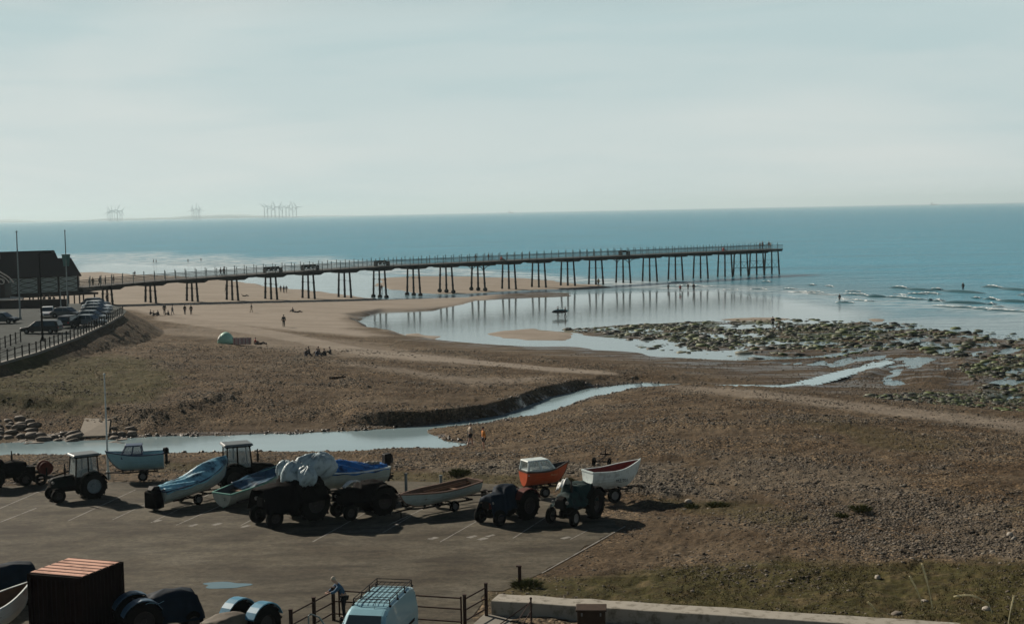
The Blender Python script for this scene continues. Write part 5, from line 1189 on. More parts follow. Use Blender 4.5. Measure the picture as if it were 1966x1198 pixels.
for px, py, rz, s_, t_, lb in [
 (586, 682, 20, C_BLACK, C_NAVY, 'seated person at the left end of the row of picnickers on the shingle'), (594, 679, -160, C_BROWN, C_BLACK, 'second seated picnicker from the left, in brown'),
 (607, 683, 30, C_NAVY, C_DEN, 'seated picnicker in navy at the middle of the row'), (613, 679, -150, C_BROWN, C_BLACK, 'seated picnicker just behind the one in navy'),
 (624, 683, 150, C_BLACK, C_BLACK, 'seated picnicker in black right of the middle'), (635, 679, 190, C_GREY, C_BROWN, 'seated person at the right end of the row of picnickers'),
 (288, 604, 20, C_BLACK, C_BLACK, 'leftmost seated figure of the dark party under the pier shadow'), (294, 606, 30, C_BROWN, C_BLACK, 'second seated figure of the dark party under the pier shadow'),
 (304, 605, 150, C_BLACK, C_NAVY, 'third seated figure of the dark party, left of the standing one'), (324, 605, 170, C_BLACK, C_BLACK, 'seated figure right of the standing one in the dark party'),
 (563, 599, 160, C_BLACK, C_GREY, 'person sitting on open sand beyond the lone black figure'),
 (489, 661, 20, C_RED, C_BLACK, 'person in dark red sitting by the end of the windbreak')]:
    folk('sit', B(px, py), rz, s_, t_, lb, SG, .98)
folk('lie', B(571, 600), 10, C_GREY, C_BLACK, 'person lying on open sand beside the seated one', SG)
folk('lie', B(499, 662), 12, C_BLACK, C_BLACK, 'person lying at the right end of the windbreak camp', SG)
folk('lie', B(470, 569), 10, C_CREAM, C_GREY, 'pale figure lying under the pier near the third columns', SG)
PG = 'people on the pier deck'
def tpx(px, w):
    k = (px-983)/FPX; return (k*(PO.y+PW.y*w)-PO.x-PW.x*w)/(PU.x-k*PU.y)
for pose, px, w, rz, s_, t_, lb, sc_ in [
 ('walk', 192, 1.5, 30, C_BLACK, C_BLACK, 'walker nearest the pavilion on the pier deck', 1.1), ('stand', 203, 1.0, 30, C_BROWN, C_BLACK, 'second walker from the pavilion on the pier deck', 1.05), ('stand', 219, 1.2, 30, C_BLACK, C_NAVY, 'third walker from the pavilion on the pier deck', 1.1),
 ('stand', 172, 2, 30, C_BLACK, C_BLACK, 'dark visitor at the left of the knot at the pavilion corner', 1.0), ('stand', 179, 1, 90, C_BROWN, C_BLACK, 'dark visitor at the right of the knot at the pavilion corner', 1.0),
 ('walk', 425, 0, 30, C_BLACK, C_NAVY, 'left one of a couple walking on the pier deck', 1.05), ('walk', 431, .6, 30, C_BLACK, C_BLACK, 'right one of a couple walking on the pier deck', 1.1),
 ('walk', 915, 1, 30, C_BLACK, C_BLACK, 'walker leaning at the rail over the first braced columns', 1.1), ('stand', 940, -1, 30, C_BLACK, C_DEN, 'tall walker over the first braced columns of the pier', 1.1), ('sit', 964, 1.5, 30, C_RED, C_BLACK, 'person in red sitting low on the pier deck', 1.4),
 ('sit', 1390, 1.5, 30, C_RED, C_RED, 'small figure in bright red close to the pier head', 1.4),
 ('stand', 1461, 1.5, 30, C_BLACK, C_BLACK, 'left angler on the pier head', 1.2), ('stand', 1466, -1, 30, C_NAVY, C_BLACK, 'middle angler on the pier head', 1.3), ('walk', 1478, 1, 30, C_BLACK, C_BLACK, 'right angler with arms out on the pier head', 1.3), ('stand', 1481, -1, 30, C_CREAM, C_GREY, 'pale figure behind the right angler on the pier head', 1.0)]:
    t = tpx(px, w); q = PP(t, w, deck_z(t)); folk(pose, q[:], rz, s_, t_, lb, PG, sc_)
# bench sitters on the pier
for t0_, n_ in ((27.3, 3), (36.4, 4), (54.7, 3)):
    for k in range(n_):
        q = PP(t0_-1.6+k*1.1, 1.2, deck_z(t0_)+.38); folk('sit', q[:], -54, [C_BLACK, C_BROWN, C_GREY, C_NAVY][k], C_BLACK, 'person sitting on the %s bench shelter of the pier, %s from the left' % ({27.3: 'first', 36.4: 'second', 54.7: 'third'}[t0_], ('first', 'second', 'third', 'fourth')[k]), 'bench sitters on the pier')
# promenade folk below the pavilion
for px, py, lb in ((85, 588, 'leftmost of the people in front of the pavilion posts'), (96, 588, 'second person from the left in front of the pavilion posts'), (104, 589, 'third person from the left in front of the pavilion posts'), (206, 584, 'person standing at the far end of the promenade by the pier columns')):
    q = WZ(px, py); folk('stand', (q.x, q.y, PROM_Z+.02), 60, C_BLACK, C_BROWN, lb, 'people on the promenade')
# surfers side by side with their boards under the arm
M_BRD = mat('board_teal', (.08, .30, .34), .3, 0, .1, 3); M_BRK = mat('board_black', (.012, .014, .016), .4)
for px, py, bm_, lb, bl in ((1071, 607, M_BRD, 'left surfer carrying a board across the wet sand', 'teal surfboard under the arm of a surfer'), (1085, 608, M_BRK, 'right surfer carrying a board across the wet sand', 'black surfboard pointing left from between the surfers')):
    x, y = unproj(px, py, 0); folk('carry', (x, y, -.02), 20, C_BLACK, C_BLACK, lb, 'surfers walking in', 1.0)
    s_ = MB(); o = thing('surfboard', bl, 'surfboard', (x+(-.1 if px > 1080 else .5), y-.36, .95), R(5))
    s_.loft([[(u*2.9/2-(.9 if px > 1080 else 0), -.03, -.27*math.sqrt(max(0, 1-abs(u)**2.4))*1.0-.001), (u*2.9/2-(.9 if px > 1080 else 0), .03, -.27*math.sqrt(max(0, 1-abs(u)**2.4))-.001), (u*2.9/2-(.9 if px > 1080 else 0), .03, .27*math.sqrt(max(0, 1-abs(u)**2.4))+.001), (u*2.9/2-(.9 if px > 1080 else 0), -.03, .27*math.sqrt(max(0, 1-abs(u)**2.4))+.001)] for u in np.linspace(-1, 1, 15)])
    s_.build('board', bm_, o, smooth=True)
    f = MB(); f.prism([(0, 0), (.22, 0), (.04, .2)], -.005, .005); ff = f.build('fin', M_BLACK, o); ff.location = (1.0 if px < 1080 else .2, -.03, 0); ff.rotation_euler = (R(90), 0, 0)
# ---- camp on the beach ----
q = G3(434, 661); o = thing('beach_tent', 'pale green and white domed beach tent on the shingle', 'tent', q[:], R(-10))
mb = MB(); mb.grid(lambda u, v: (1.05*math.cos(math.pi*u), -.95*math.cos(math.pi*v)*math.sin(math.pi*u)**.6, 1.5*math.sin(math.pi*u)*math.sin(math.pi*v)**.7), 18, 12); mb.build('canopy', mat('tent_green', (.26, .50, .40), .6, 0, .15, 2), o, smooth=True, solid=.01)
mb = MB(); mb.grid(lambda u, v: (-1.08*math.cos(.02+1.0*u), -.98*math.cos(math.pi*(.12+.5*v))*math.sin(.02+1.0*u)**.6, 1.53*math.sin(.02+1.0*u)*math.sin(math.pi*(.12+.5*v))**.7), 10, 8); mb.build('side_panel', mat('tent_white', (.68, .70, .68), .6), o, smooth=True, solid=.01)
q = G3(465, 664); o = thing('windbreak', 'striped pink and white windbreak beside the beach tent', 'windbreak', q[:], R(-4))
for k in range(6):
    mb = MB(); mb.tube((-1.2+.48*k, 0, -.1), (-1.2+.48*k, 0, 1.05), .02, None, 6); mb.build('pole', M_WOOD, o)
mb = MB(); mb.grid(lambda u, v: (-1.2+2.4*u, .05*math.sin(u*15.7), .12+.85*v), 24, 2); mb.build('cloth_panel', mat('windbreak_base', (.50, .42, .40), .8, 0, .2, 2), o, solid=.01)
mb = MB(); 
for k in range(5): mb.box((-.96+.48*k, -.07, .5), (.2, .01, .8))
mb.build('stripes', cloth('stripe_red', (.34, .20, .20)), o)
# ================= FOREGROUND =================
def words(n):
    o = 'zeroth first second third fourth fifth sixth seventh eighth ninth tenth eleventh twelfth thirteenth fourteenth fifteenth sixteenth seventeenth eighteenth nineteenth'.split()
    if n < 20: return o[n]
    t = n//10; return ('twentieth','thirtieth','fortieth','fiftieth','sixtieth')[t-2] if n % 10 == 0 else ('twenty','thirty','forty','fifty','sixty')[t-2]+'-'+o[n % 10]
C0 = WZ(150, 1110, 5.6); C1 = WZ(55, 1100, 5.6); C2 = WZ(135, 1072, 5.6); C3 = WZ(241, 1079, 5.6)
ax = ((C0-C1)+(C3-C2)); ax.normalize(); cyaw = math.atan2(ax.y, ax.x); cen = (C0+C1+C2+C3)/4
o = thing('shipping_container', 'short brown container with rusty ribbed roof at the lower left', 'container', (cen.x, cen.y, 3.03), cyaw)
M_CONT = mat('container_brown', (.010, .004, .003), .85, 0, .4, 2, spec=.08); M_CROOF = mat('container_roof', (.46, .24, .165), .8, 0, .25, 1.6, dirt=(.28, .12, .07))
W2, L2, HH = 1.22, 1.30, 2.58
def corr(a0, a1, fixed, axis, z0, z1, n=11, d=.04):
    mb = MB(); P_ = []
    for k in range(n):
        for f, dd in ((.0, 0), (.3, d), (.5, d), (.8, 0)):
            P_.append((a0+(a1-a0)*(k+f)/n, dd))
    P_.append((a1, 0)); sgn = 1 if fixed > 0 else -1
    secs = [[((t, fixed-sgn*q, z) if axis == 'x' else (fixed-sgn*q, t, z)) for t, q in P_] for z in (z0, z1)]
    mb.loft(secs, closed=False, caps=False); return mb
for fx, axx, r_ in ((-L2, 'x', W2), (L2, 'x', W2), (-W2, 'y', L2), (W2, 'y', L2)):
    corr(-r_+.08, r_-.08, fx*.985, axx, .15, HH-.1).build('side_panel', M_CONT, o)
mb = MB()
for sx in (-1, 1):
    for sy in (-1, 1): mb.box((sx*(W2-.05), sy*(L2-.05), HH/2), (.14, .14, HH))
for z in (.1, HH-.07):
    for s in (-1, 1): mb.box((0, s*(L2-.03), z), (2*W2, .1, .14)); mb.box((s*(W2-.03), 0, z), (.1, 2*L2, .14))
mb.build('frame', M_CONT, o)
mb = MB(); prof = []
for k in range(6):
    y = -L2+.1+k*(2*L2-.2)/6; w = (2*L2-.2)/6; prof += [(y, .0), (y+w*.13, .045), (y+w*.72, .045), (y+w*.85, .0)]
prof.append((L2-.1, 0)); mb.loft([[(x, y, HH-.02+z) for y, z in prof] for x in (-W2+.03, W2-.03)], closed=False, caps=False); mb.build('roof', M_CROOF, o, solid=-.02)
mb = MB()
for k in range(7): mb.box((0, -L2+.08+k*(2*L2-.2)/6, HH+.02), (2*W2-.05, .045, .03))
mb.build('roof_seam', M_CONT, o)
for s in (-.3, .3): mb = MB(); mb.tube((s, -L2-.03, .2), (s, -L2-.03, HH-.2), .025); mb.build('lock_bar', M_CONT, o)
# sheeted tractors and boats at the bottom edge
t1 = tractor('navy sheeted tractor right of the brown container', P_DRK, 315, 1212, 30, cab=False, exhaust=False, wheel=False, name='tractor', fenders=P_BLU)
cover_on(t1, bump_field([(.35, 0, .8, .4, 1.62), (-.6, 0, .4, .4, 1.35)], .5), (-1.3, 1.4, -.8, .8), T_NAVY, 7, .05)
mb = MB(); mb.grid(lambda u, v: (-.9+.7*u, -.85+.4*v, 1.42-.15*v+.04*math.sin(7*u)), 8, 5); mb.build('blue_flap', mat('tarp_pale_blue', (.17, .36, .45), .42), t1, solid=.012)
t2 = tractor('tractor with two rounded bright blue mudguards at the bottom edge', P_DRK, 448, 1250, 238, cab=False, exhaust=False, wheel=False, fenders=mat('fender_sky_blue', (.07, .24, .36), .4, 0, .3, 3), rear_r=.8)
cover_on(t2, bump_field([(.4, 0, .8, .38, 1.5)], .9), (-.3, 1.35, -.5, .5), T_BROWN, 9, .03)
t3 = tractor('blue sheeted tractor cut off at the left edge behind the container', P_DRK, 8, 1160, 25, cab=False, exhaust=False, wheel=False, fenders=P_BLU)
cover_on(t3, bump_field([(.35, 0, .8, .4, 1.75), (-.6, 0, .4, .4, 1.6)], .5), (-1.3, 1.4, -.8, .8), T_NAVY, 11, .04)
b, st, cx = boat('white bowed dinghy with reddish bottom at the lower left corner', -40, 1235, 62, L_=4.6, B_=1.7, Dp=.85, sheer=.5, zoff=.4, hullm=mat('hull_white_red', (.62, .62, .58), .5, 0, .12, .6, dirt=(.26, .11, .07)), innerm=IN_BRN, gunm=H_WHITE, group='boats parked on the tarmac')
# ---- van ----
def van():
    o = thing('van', 'pale blue panel van with a black roof rack beside the fence', 'van', (-5.2, 50.8, 3.03), R(258)); o.scale = (1.35, 1, 1)
    pv = mat('van_pale_blue', (.26, .47, .54), .3, .1, .06, 1, coat=.5); Wd = 1.72
    side = [(-2.0, .35), (-2.02, 1.0), (-1.96, 1.7), (-1.86, 1.86), (-1.6, 1.93), (.2, 1.93), (.55, 1.86), (.78, 1.74), (1.32, 1.12), (1.75, 1.0), (2.0, .85), (2.05, .45), (1.98, .3), (-1.95, .28)]
    secs = []
    for y, s in ((-.5, .0), (-.485, .4), (-.42, .9), (-.36, 1), (.36, 1), (.42, .9), (.485, .4), (.5, 0)):
        q = []
        for x, z in side:
            tuck = .07*max(0, (z-1.05))/0.9
            q.append((x*(1-.012*(1-s)), y*Wd*(1-tuck*2.0*1.0), z if z < 1.2 else z-.07*(1-s)))
        secs.append(q)
    b = MB(); b.loft(secs); body = b.build('body', pv, o, smooth=False)
    g = MB(); g.add([(1.315, -.70, 1.14), (1.315, .70, 1.14), (.80, .60, 1.74), (.80, -.60, 1.74)], [(0, 1, 2, 3)]); w = g.build('windscreen', M_GLASS, o, solid=.015); w.location = (.012, 0, .012)
    for s in (-1, 1):
        g = MB(); g.add([(1.05, s*.835, 1.16), (.35, s*.835, 1.16), (.38, s*.76, 1.72), (.72, s*.76, 1.72)], [(0, 1, 2, 3)]); g.build('side_window', M_GLASS, o, solid=.02)
        m = MB(); m.box((1.05, s*.98, 1.12), (.1, .18, .22)); m.tube((1.05, s*.82, 1.08), (1.05, s*.95, 1.08), .02); m.build('mirror', M_BLACK, o, bevel=.015)
        m = MB(); m.box((0, s*.868, .72), (3.2, .02, .1)); m.build('rub_strip', M_BLACK, o)
        m = MB(); m.ball((1.93, s*.62, .78), (.12, .18, .12), 10, 6); m.build('headlight', MATS['lamp_glass'], o)
        for x in (1.25, -1.25):
            t = MB(); tyre(t, (x, s*.78, .31), .31, .18, 20); tt_ = t.build('wheel', M_RUBBER, o); t = MB(); t.lathe([(0, s*.08), (.12, s*.07), (.18, s*.1), (.18, -s*.05)], (x, s*.78, .31), 'Y', 14); t.build('rim', M_GALV, tt_)
    m = MB(); m.box((2.06, 0, .42), (.08, 1.5, .2)); m.build('bumper', M_BLACK, o, bevel=.02); m = MB(); m.box((2.0, 0, .78), (.1, .8, .1)); m.build('grille', M_BLACK, o)
    r = thing  # rack
    mb = MB(); z = 2.03
    x0, x1, w = -1.85, .25, .68
    mb.path([(x0, -w, z+.1), (x1, -w, z+.1), (x1, w, z+.1), (x0, w, z+.1), (x0, -w, z+.1)], .016, 5); mb.path([(x0, -w, z-.02), (x1, -w, z-.02), (x1, w, z-.02), (x0, w, z-.02), (x0, -w, z-.02)], .014, 5)
    for k in range(5): x = x0+(x1-x0)*k/4; mb.tube((x, -w, z-.02), (x, w, z-.02), .014, None, 5)
    for k in range(1, 7): y = -w+2*w*k/7; mb.tube((x0, y, z-.005), (x1, y, z-.005), .012, None, 5)
    for x in (x0, x0+.7, x1-.7, x1):
        for s in (-1, 1): mb.tube((x, s*w, z-.14), (x, s*w, z+.1), .02, None, 6); mb.box((x, s*(w+.02), z-.13), (.09, .07, .06))
    mb.build('roof_rack', M_BLACK, o)
    a = MB(); a.tube((.5, .2, 1.88), (.2, .22, 2.25), .008, None, 5); a.build('aerial', M_BLACK, o)
van()
# ---- fence and gate ----
M_FEN = mat('fence_rusty_brown', (.028, .014, .010), .75, 0, .4, 6, dirt=(.05, .02, .012), spec=.2)
def post(mb, p, h, r=.065): mb.box(p+Vector((0, 0, h/2)), (r*2, r*2, h)); mb.box(p+Vector((0, 0, h+.02)), (r*2.3, r*2.3, .04))
def fence(label, pts, rails=(1.15, .72, .3), h=1.3, name='rail_fence', r=.03, cat='fence', heavy=.065):
    P_ = [CPt(a, c) if len(t) == 0 else None for a, c, *t in pts]; o = thing(name, label, cat, P_[0][:]); org = P_[0]
    for q in P_: mb = MB(); post(mb, q-org, h, heavy); mb.build('post', M_FEN, o)
    for hh in rails:
        for a, c in zip(P_, P_[1:]): mb = MB(); mb.tube(a-org+Vector((0, 0, hh)), c-org+Vector((0, 0, hh)), r, None, 8); mb.build('rail', M_FEN, o)
    return o
fence('three rail fence running from the bottom edge up to the post beside the bending man', [(560, 1236), (604, 1211), (641, 1190)])
fence('short three rail fence between the gate and the end of the concrete wall', [(893, 1206), (934, 1182)])
g0, g1 = CPt(645, 1188), CPt(886, 1204); o = thing('field_gate', 'long brown metal gate behind the van', 'gate', g0[:]); d = g1-g0
for hh in (.22, .72, 1.15): mb = MB(); mb.tube((0, 0, hh), d+Vector((0, 0, hh)), .03, None, 8); mb.build('bar', M_FEN, o)
for k in (.03, 1): mb = MB(); mb.tube(d*k+Vector((0, 0, .1)), d*k+Vector((0, 0, 1.22)), .035, None, 8); mb.build('upright', M_FEN, o)
p = CPt(998, 1119); o = thing('steel_post', 'dark capped steel post at the corner of the grass', 'post', p[:]); mb = MB(); mb.box((0, 0, .36), (.15, .15, .74)); mb.build('shaft', M_FEN, o, bevel=.01); mb = MB(); mb.box((-.03, 0, .75), (.24, .18, .05)); mb.build('cap', M_FEN, o)
# white curved rail at lower left of the van
p = CPt(607, 1226); o = thing('hoop_barrier', 'grey tubular hoop at the bottom edge left of the van', 'barrier', p[:], R(-20)); mb = MB(); mb.path([(-.3, 0, -.1), (-.3, 0, .85), (-.2, 0, .95), (.15, 0, .85), (.35, 0, .6), (.4, 0, -.1)], .03, 8); mb.build('hoop', MATS['grey_paint'], o)
# ---- concrete wall ----
M_CTOP = mat('concrete', (.26, .24, .20), .9, 0, .22, 2.2, dirt=(.13, .115, .085), bump=.3)
a0, a1 = WZ(943, 1152, 3.62), WZ(1700, 1201, 3.62); dd = (a1-a0).normalized(); nn = Vector((-dd.y, dd.x, 0)); L_ = 46
o = thing('concrete_wall', 'long low concrete wall with pale flat top edging the grass', 'wall', a0[:])
bw = MB(); n_ = 60; rr = random.Random(4); secs = []
for k in range(n_+1):
    q = dd*L_*k/n_; j = rr.uniform(-.03, .03); top = rr.uniform(-.012, .012); wd = 1.05+rr.uniform(-.05, .05)
    secs.append([q+Vector((0, 0, -1.2)), q+Vector((0, 0, -.02+top)), q+nn*.03+Vector((0, 0, top)), q+nn*wd+Vector((0, 0, top+j*.3)), q+nn*wd+Vector((0, 0, -1.2))])
bw.loft([[tuple(v) for v in s] for s in secs]); bw.build('wall_body', M_CTOP, o)
# pavement in front of the wall, lit
pv = [a0-dd*.3, a0+dd*L_, a0+dd*L_-nn*9, a0-dd*.3-nn*9]; pav = flat('pavement', [(v.x, v.y) for v in pv], 3.045, mat('pavement_concrete', (.20, .185, .155), .9, 0, .25, .9), 'pale pavement in front of the concrete wall')
# stay railing with diagonal
p = unproj(1020, 1199, 3.05); o = thing('stay_railing', 'slender dark railing post with sloping stay in front of the wall', 'railing', (p[0], p[1], 3.05))
mb = MB(); mb.tube((0, 0, 0), (0, 0, 1.0), .035, None, 8); mb.ball((0, 0, 1.04), .055, 8, 5); mb.build('post', M_FEN, o); mb = MB(); mb.tube((0, 0, .9), (-1.35, -.45, .08), .022, None, 6); mb.build('stay', M_FEN, o)
mb = MB(); mb.tube((0, 0, .55), (-.5, -2.6, .55), .022, None, 6); mb.tube((0, 0, .95), (-.5, -2.6, .95), .022, None, 6); mb.tube((0, 0, .15), (-.5, -2.6, .15), .022, None, 6); mb.build('rail', M_FEN, o)
# brown box
p = unproj(1136, 1218, 3.05); o = thing('grit_bin', 'square brown lidded bin standing against the concrete wall', 'bin', (p[0], p[1], 3.05), R(-4)); M_BIN = mat('bin_brown', (.045, .028, .018), .8, 0, .35, 4, spec=.15)
mb = MB(); mb.box((0, 0, .5), (1.05, .8, 1.0)); mb.build('box', M_BIN, o, bevel=.02); mb = MB(); mb.box((.0, 0, 1.03), (1.15, .9, .07)); mb.build('lid', M_BIN, o, bevel=.015)
for s in (-.35, .35): mb = MB(); mb.box((s, -.46, .9), (.06, .03, .12)); mb.build('latch', M_GALV, o)
# ================= ROCKS, PEBBLES, GRASS =================
rng = np.random.default_rng(7)
def rocks(name, px, py, size, flatn, m, label, zoff=.25, kind='stuff', dark=None):
    n = len(px); base = np.array([(-1,-1,-1),(1,-1,-1),(1,1,-1),(-1,1,-1),(-.75,-.75,1),(.75,-.75,1),(.75,.75,1),(-.75,.75,1),(0,0,1.25),(0,0,-1.2),(1.35,0,0),(-1.35,0,0),(0,1.35,0),(0,-1.35,0)], float)
    tri = []
    cube = [((0,3,2,1),9),((4,5,6,7),8),((0,1,5,4),13),((1,2,6,5),10),((2,3,7,6),12),((3,0,4,7),11)]
    for f, c in cube:
        for a in range(4): tri.append((f[a], f[(a+1) % 4], c))
    tri = np.array(tri); V = base[None]*(1+rng.uniform(-.28, .28, (n, 14, 3)))
    V *= (size[:, None, None]/2)*np.stack([rng.uniform(.7, 1.4, n), rng.uniform(.7, 1.2, n), rng.uniform(.6, 1.0, n)*flatn], -1)[:, None, :]
    a = rng.uniform(0, 6.28, n); c, s = np.cos(a)[:, None], np.sin(a)[:, None]; tl = rng.uniform(-.3, .3, n)[:, None]
    X_ = V[..., 0]*c-V[..., 1]*s; Y_ = V[..., 0]*s+V[..., 1]*c; Z_ = V[..., 2]+X_*tl*.6
    z0 = gz(px, py); z0 = np.maximum(z0, -.12)
    P_ = np.stack([X_+px[:, None], Y_+py[:, None], Z_+z0[:, None]+(size*zoff*flatn)[:, None]], -1).reshape(-1, 3)
    F_ = (tri[None]+(np.arange(n)*14)[:, None, None]).reshape(-1, 3)
    o = npmesh(name, P_, F_, m, smooth=False); 
    if label: tag(o, label, None, None, kind)
    return o
def islandmat(name, stops, rough=.85, spec=.3, gain=1.0):
    m = bpy.data.materials.new(name); m.use_nodes = True; nt = m.node_tree; b = nt.nodes['Principled BSDF']; g = nt.nodes.new('ShaderNodeNewGeometry'); r = nt.nodes.new('ShaderNodeValToRGB'); nt.links.new(g.outputs['Random Per Island'], r.inputs[0])
    e = r.color_ramp.elements
    while len(e) < len(stops): e.new(.5)
    for i, (p_, c_) in enumerate(stops): e[i].position = p_; e[i].color = (*c_, 1)
    nt.links.new(r.outputs[0], b.inputs['Base Color']); b.inputs['Roughness'].default_value = rough; b.inputs['Specular IOR Level'].default_value = spec; return m
def scatter(poly, n, z=None):
    pts = np.array([GP(a, c)[:2] for a, c in poly] if z is None else W(poly, z)); lo, hi = pts.min(0), pts.max(0); X_ = rng.uniform(lo[0], hi[0], n*3); Y_ = rng.uniform(lo[1], hi[1], n*3)
    k = sdist(pts, X_, Y_) > 0; return X_[k][:n], Y_[k][:n]
M_PEB = islandmat('shingle_stones', [(.0, (.022, .017, .012)), (.35, (.060, .047, .033)), (.7, (.10, .082, .062)), (.93, (.17, .145, .115)), (1.0, (.24, .21, .17))])
N0 = 520000
aa = np.radians(rng.uniform(-22, 22, N0)); r_ = 50*np.exp(rng.uniform(0, np.log(185/50.), N0)); PX, PY = np.sin(aa)*r_, np.cos(aa)*r_
pw = gsamp(peb, PX, PY)*.55+gsamp(pale, PX, PY)*.9; pw *= (gsamp(driv, PX, PY) < -.2)*(gsamp(dcp, PX, PY) < -.3)*(gsamp(dprom, PX, PY) < -4)*(sdist([(v.x, v.y) for v in pv], PX, PY) < -.2)*(PY > 45)
pw *= .25+.75*smooth(fbm(PX*.5+PY*.15, PY*1.2-PX*.1, 5, 4, 77), -.14, .15)
wall_poly = [(a0-dd*1)[:2], (a0+dd*L_)[:2], (a0+dd*L_+nn*1.2)[:2], (a0-dd*1+nn*1.2)[:2]]
def offwall(x, y): return sdist([tuple(v) for v in wall_poly], x, y) < 0
k = (rng.uniform(0, 1, N0) < pw) & offwall(PX, PY); PX, PY = PX[k], PY[k]
sz = np.exp(rng.normal(0, .42, len(PX)))*.047*(1+.55*smooth(np.hypot(PX, PY), 60, 160)); sz = np.minimum(sz, .3)*(1+.35*gsamp(pale, PX, PY))
rocks('shingle_stones', PX, PY, sz, .55, M_PEB, 'loose brown and grey stones strewn over the beach', zoff=.18)
# fringe of dark stones along the stream
ex = []; R_ = RIV+RIV[:1]
for (ax_, ay), (bx_, by) in zip(R_, R_[1:]):
    L3 = math.hypot(bx_-ax_, by-ay); n_ = int(L3/.12)
    for k_ in range(n_): t = rng.uniform(); j = rng.normal(0, .45); ex.append((ax_+(bx_-ax_)*t+rng.normal(0, .5), ay+(by-ay)*t+j))
ex = np.array(ex); kk = (ex[:, 1] < 160) & (abs(ex[:, 0]) < 70); ex = ex[kk]
rocks('stream_stones', ex[:, 0], ex[:, 1], np.exp(rng.normal(0, .4, len(ex)))*.13, .6, islandmat('wet_dark_stones', [(0, (.015, .012, .009)), (.7, (.06, .045, .03)), (1, (.16, .13, .10))], .5, .4), 'dark wet stones fringing the stream', zoff=.15)
# seaweed scar
M_SCAR = islandmat('seaweed_rock', [(0, (.006, .007, .004)), (.40, (.018, .019, .009)), (.7, (.040, .052, .014)), (.93, (.085, .11, .028)), (1, (.13, .13, .10))], .6, .3)
sx, sy = [], []
for poly, n in (([(1075,633),(1200,625),(1350,617),(1550,612),(1700,620),(1730,650),(1600,672),(1450,672),(1300,655),(1190,648)], 5200), ([(1180,640),(1350,645),(1500,650),(1700,640),(1720,672),(1600,690),(1400,690),(1280,676),(1200,660)], 2200), ([(1700,618),(1966,640),(2200,650),(2200,700),(1850,690),(1720,670)], 2300),
      ([(1840,700),(1966,680),(2200,690),(2200,790),(1966,790),(1880,765)], 2600), ([(1640,770),(1800,755),(1966,770),(2200,780),(2200,810),(1966,805),(1800,790)], 2400)):
    x, y = scatter(poly, n, 0.0 if poly[0][1] < 690 else .2); sx.append(x); sy.append(y)
sx = np.concatenate(sx); sy = np.concatenate(sy); k = rng.uniform(0, 1, len(sx)) < .25+.75*smooth(fbm(sx, sy, 9, 3, 55), -.12, .12); sx, sy = sx[k], sy[k]
rocks('seaweed_rocks', sx, sy, np.clip(np.exp(rng.normal(0, .65, len(sx)))*.30, .10, 1.4)*np.where(sy < 150, .6, 1), .38, M_SCAR, 'dark weed covered rocks exposed by the tide', zoff=.1)
# bigger boulders near the ramp at the left
M_BOUL = mat('boulder_stone', (.11, .09, .07), .85, 0, .4, 3, dirt=(.05, .04, .03), bump=.5)
bp_ = []
for k in range(300):
    px_ = rng.uniform(-30, 146) if k < 250 else rng.uniform(213, 262); py_ = rng.uniform(794, 838)
    if 146 < px_ < 213: continue
    q = G3(px_, py_); 
    if any((q-w).length < .72 for w in bp_): continue
    bp_.append(q)
qrx = G3(180, 815).x
for i, q in enumerate(sorted(bp_, key=lambda v: v.x)):
    s_ = float(rng.uniform(.45, .95)); o_ = rocks('boulder', np.array([q.x]), np.array([q.y]), np.array([s_*1.05]), .42, M_BOUL, None, zoff=.12)
    NR = sum(1 for w in bp_ if w.x > qrx); lb_ = ('brown boulder, %s from the left of the tumbled stones left of the ramp' % words(i+1)) if q.x < qrx else ('dark boulder, %s from the right of the few right of the ramp' % words(len(bp_)-i)); tag(o_, lb_, 'boulder', 'riprap boulders by the stream')
# concrete slab
qs = [Vector((p[0], p[1], z)) for p, z in zip(RAMP, (1.75, 1.75, 2.6, 2.6))]; o = thing('concrete_ramp', 'pale concrete slab sloping down among the boulders to the stream', 'ramp', qs[0][:]); mb = MB()
v0 = [tuple(q-qs[0]+Vector((0, 0, .02))) for q in qs]; v1 = [tuple(q-qs[0]+Vector((0, 0, -.5))) for q in qs]; mb.add(v1+v0, [(0,3,2,1),(4,5,6,7),(0,1,5,4),(1,2,6,5),(2,3,7,6),(3,0,4,7)]); mb.build('slab', mat('slab_concrete', (.20, .17, .13), .9, 0, .2, 2, bump=.3), o)
# ---- grass ----
M_GRS = islandmat('grass_blades', [(0, (.024, .022, .008)), (.45, (.052, .046, .016)), (.75, (.095, .075, .034)), (1, (.19, .15, .08))], .9, .1)
N1 = 300000
aa = np.radians(rng.uniform(-22, 22, N1)); r_ = 49*np.exp(rng.uniform(0, np.log(150/49.), N1)); GX, GY = np.sin(aa)*r_, np.cos(aa)*r_
gw = .75*gsamp(grass, GX, GY)**1.5*smooth(fbm(GX, GY, 2.6, 4, 91), -.12, .14)*(gsamp(driv, GX, GY) < -.5)*(gsamp(dcp, GX, GY) < -.15)*(gsamp(dprom, GX, GY) < -3)*(sdist([(v.x, v.y) for v in pv], GX, GY) < -.1)*offwall(GX, GY)
k = rng.uniform(0, 1, N1) < gw; GX, GY = GX[k], GY[k]; n = len(GX); gzv = gz(GX, GY)
h = rng.uniform(.03, .11, n)*(1+.5*smooth(np.hypot(GX, GY), 60, 140)); ang = rng.uniform(0, 6.28, n); wd = h*.28; lean = rng.normal(0, .6, (n, 2))*h[:, None]
b1 = np.stack([GX-np.cos(ang)*wd, GY-np.sin(ang)*wd, gzv-.02], -1); b2 = np.stack([GX+np.cos(ang)*wd, GY+np.sin(ang)*wd, gzv-.02], -1); tpp = np.stack([GX+lean[:, 0], GY+lean[:, 1], gzv+h], -1)
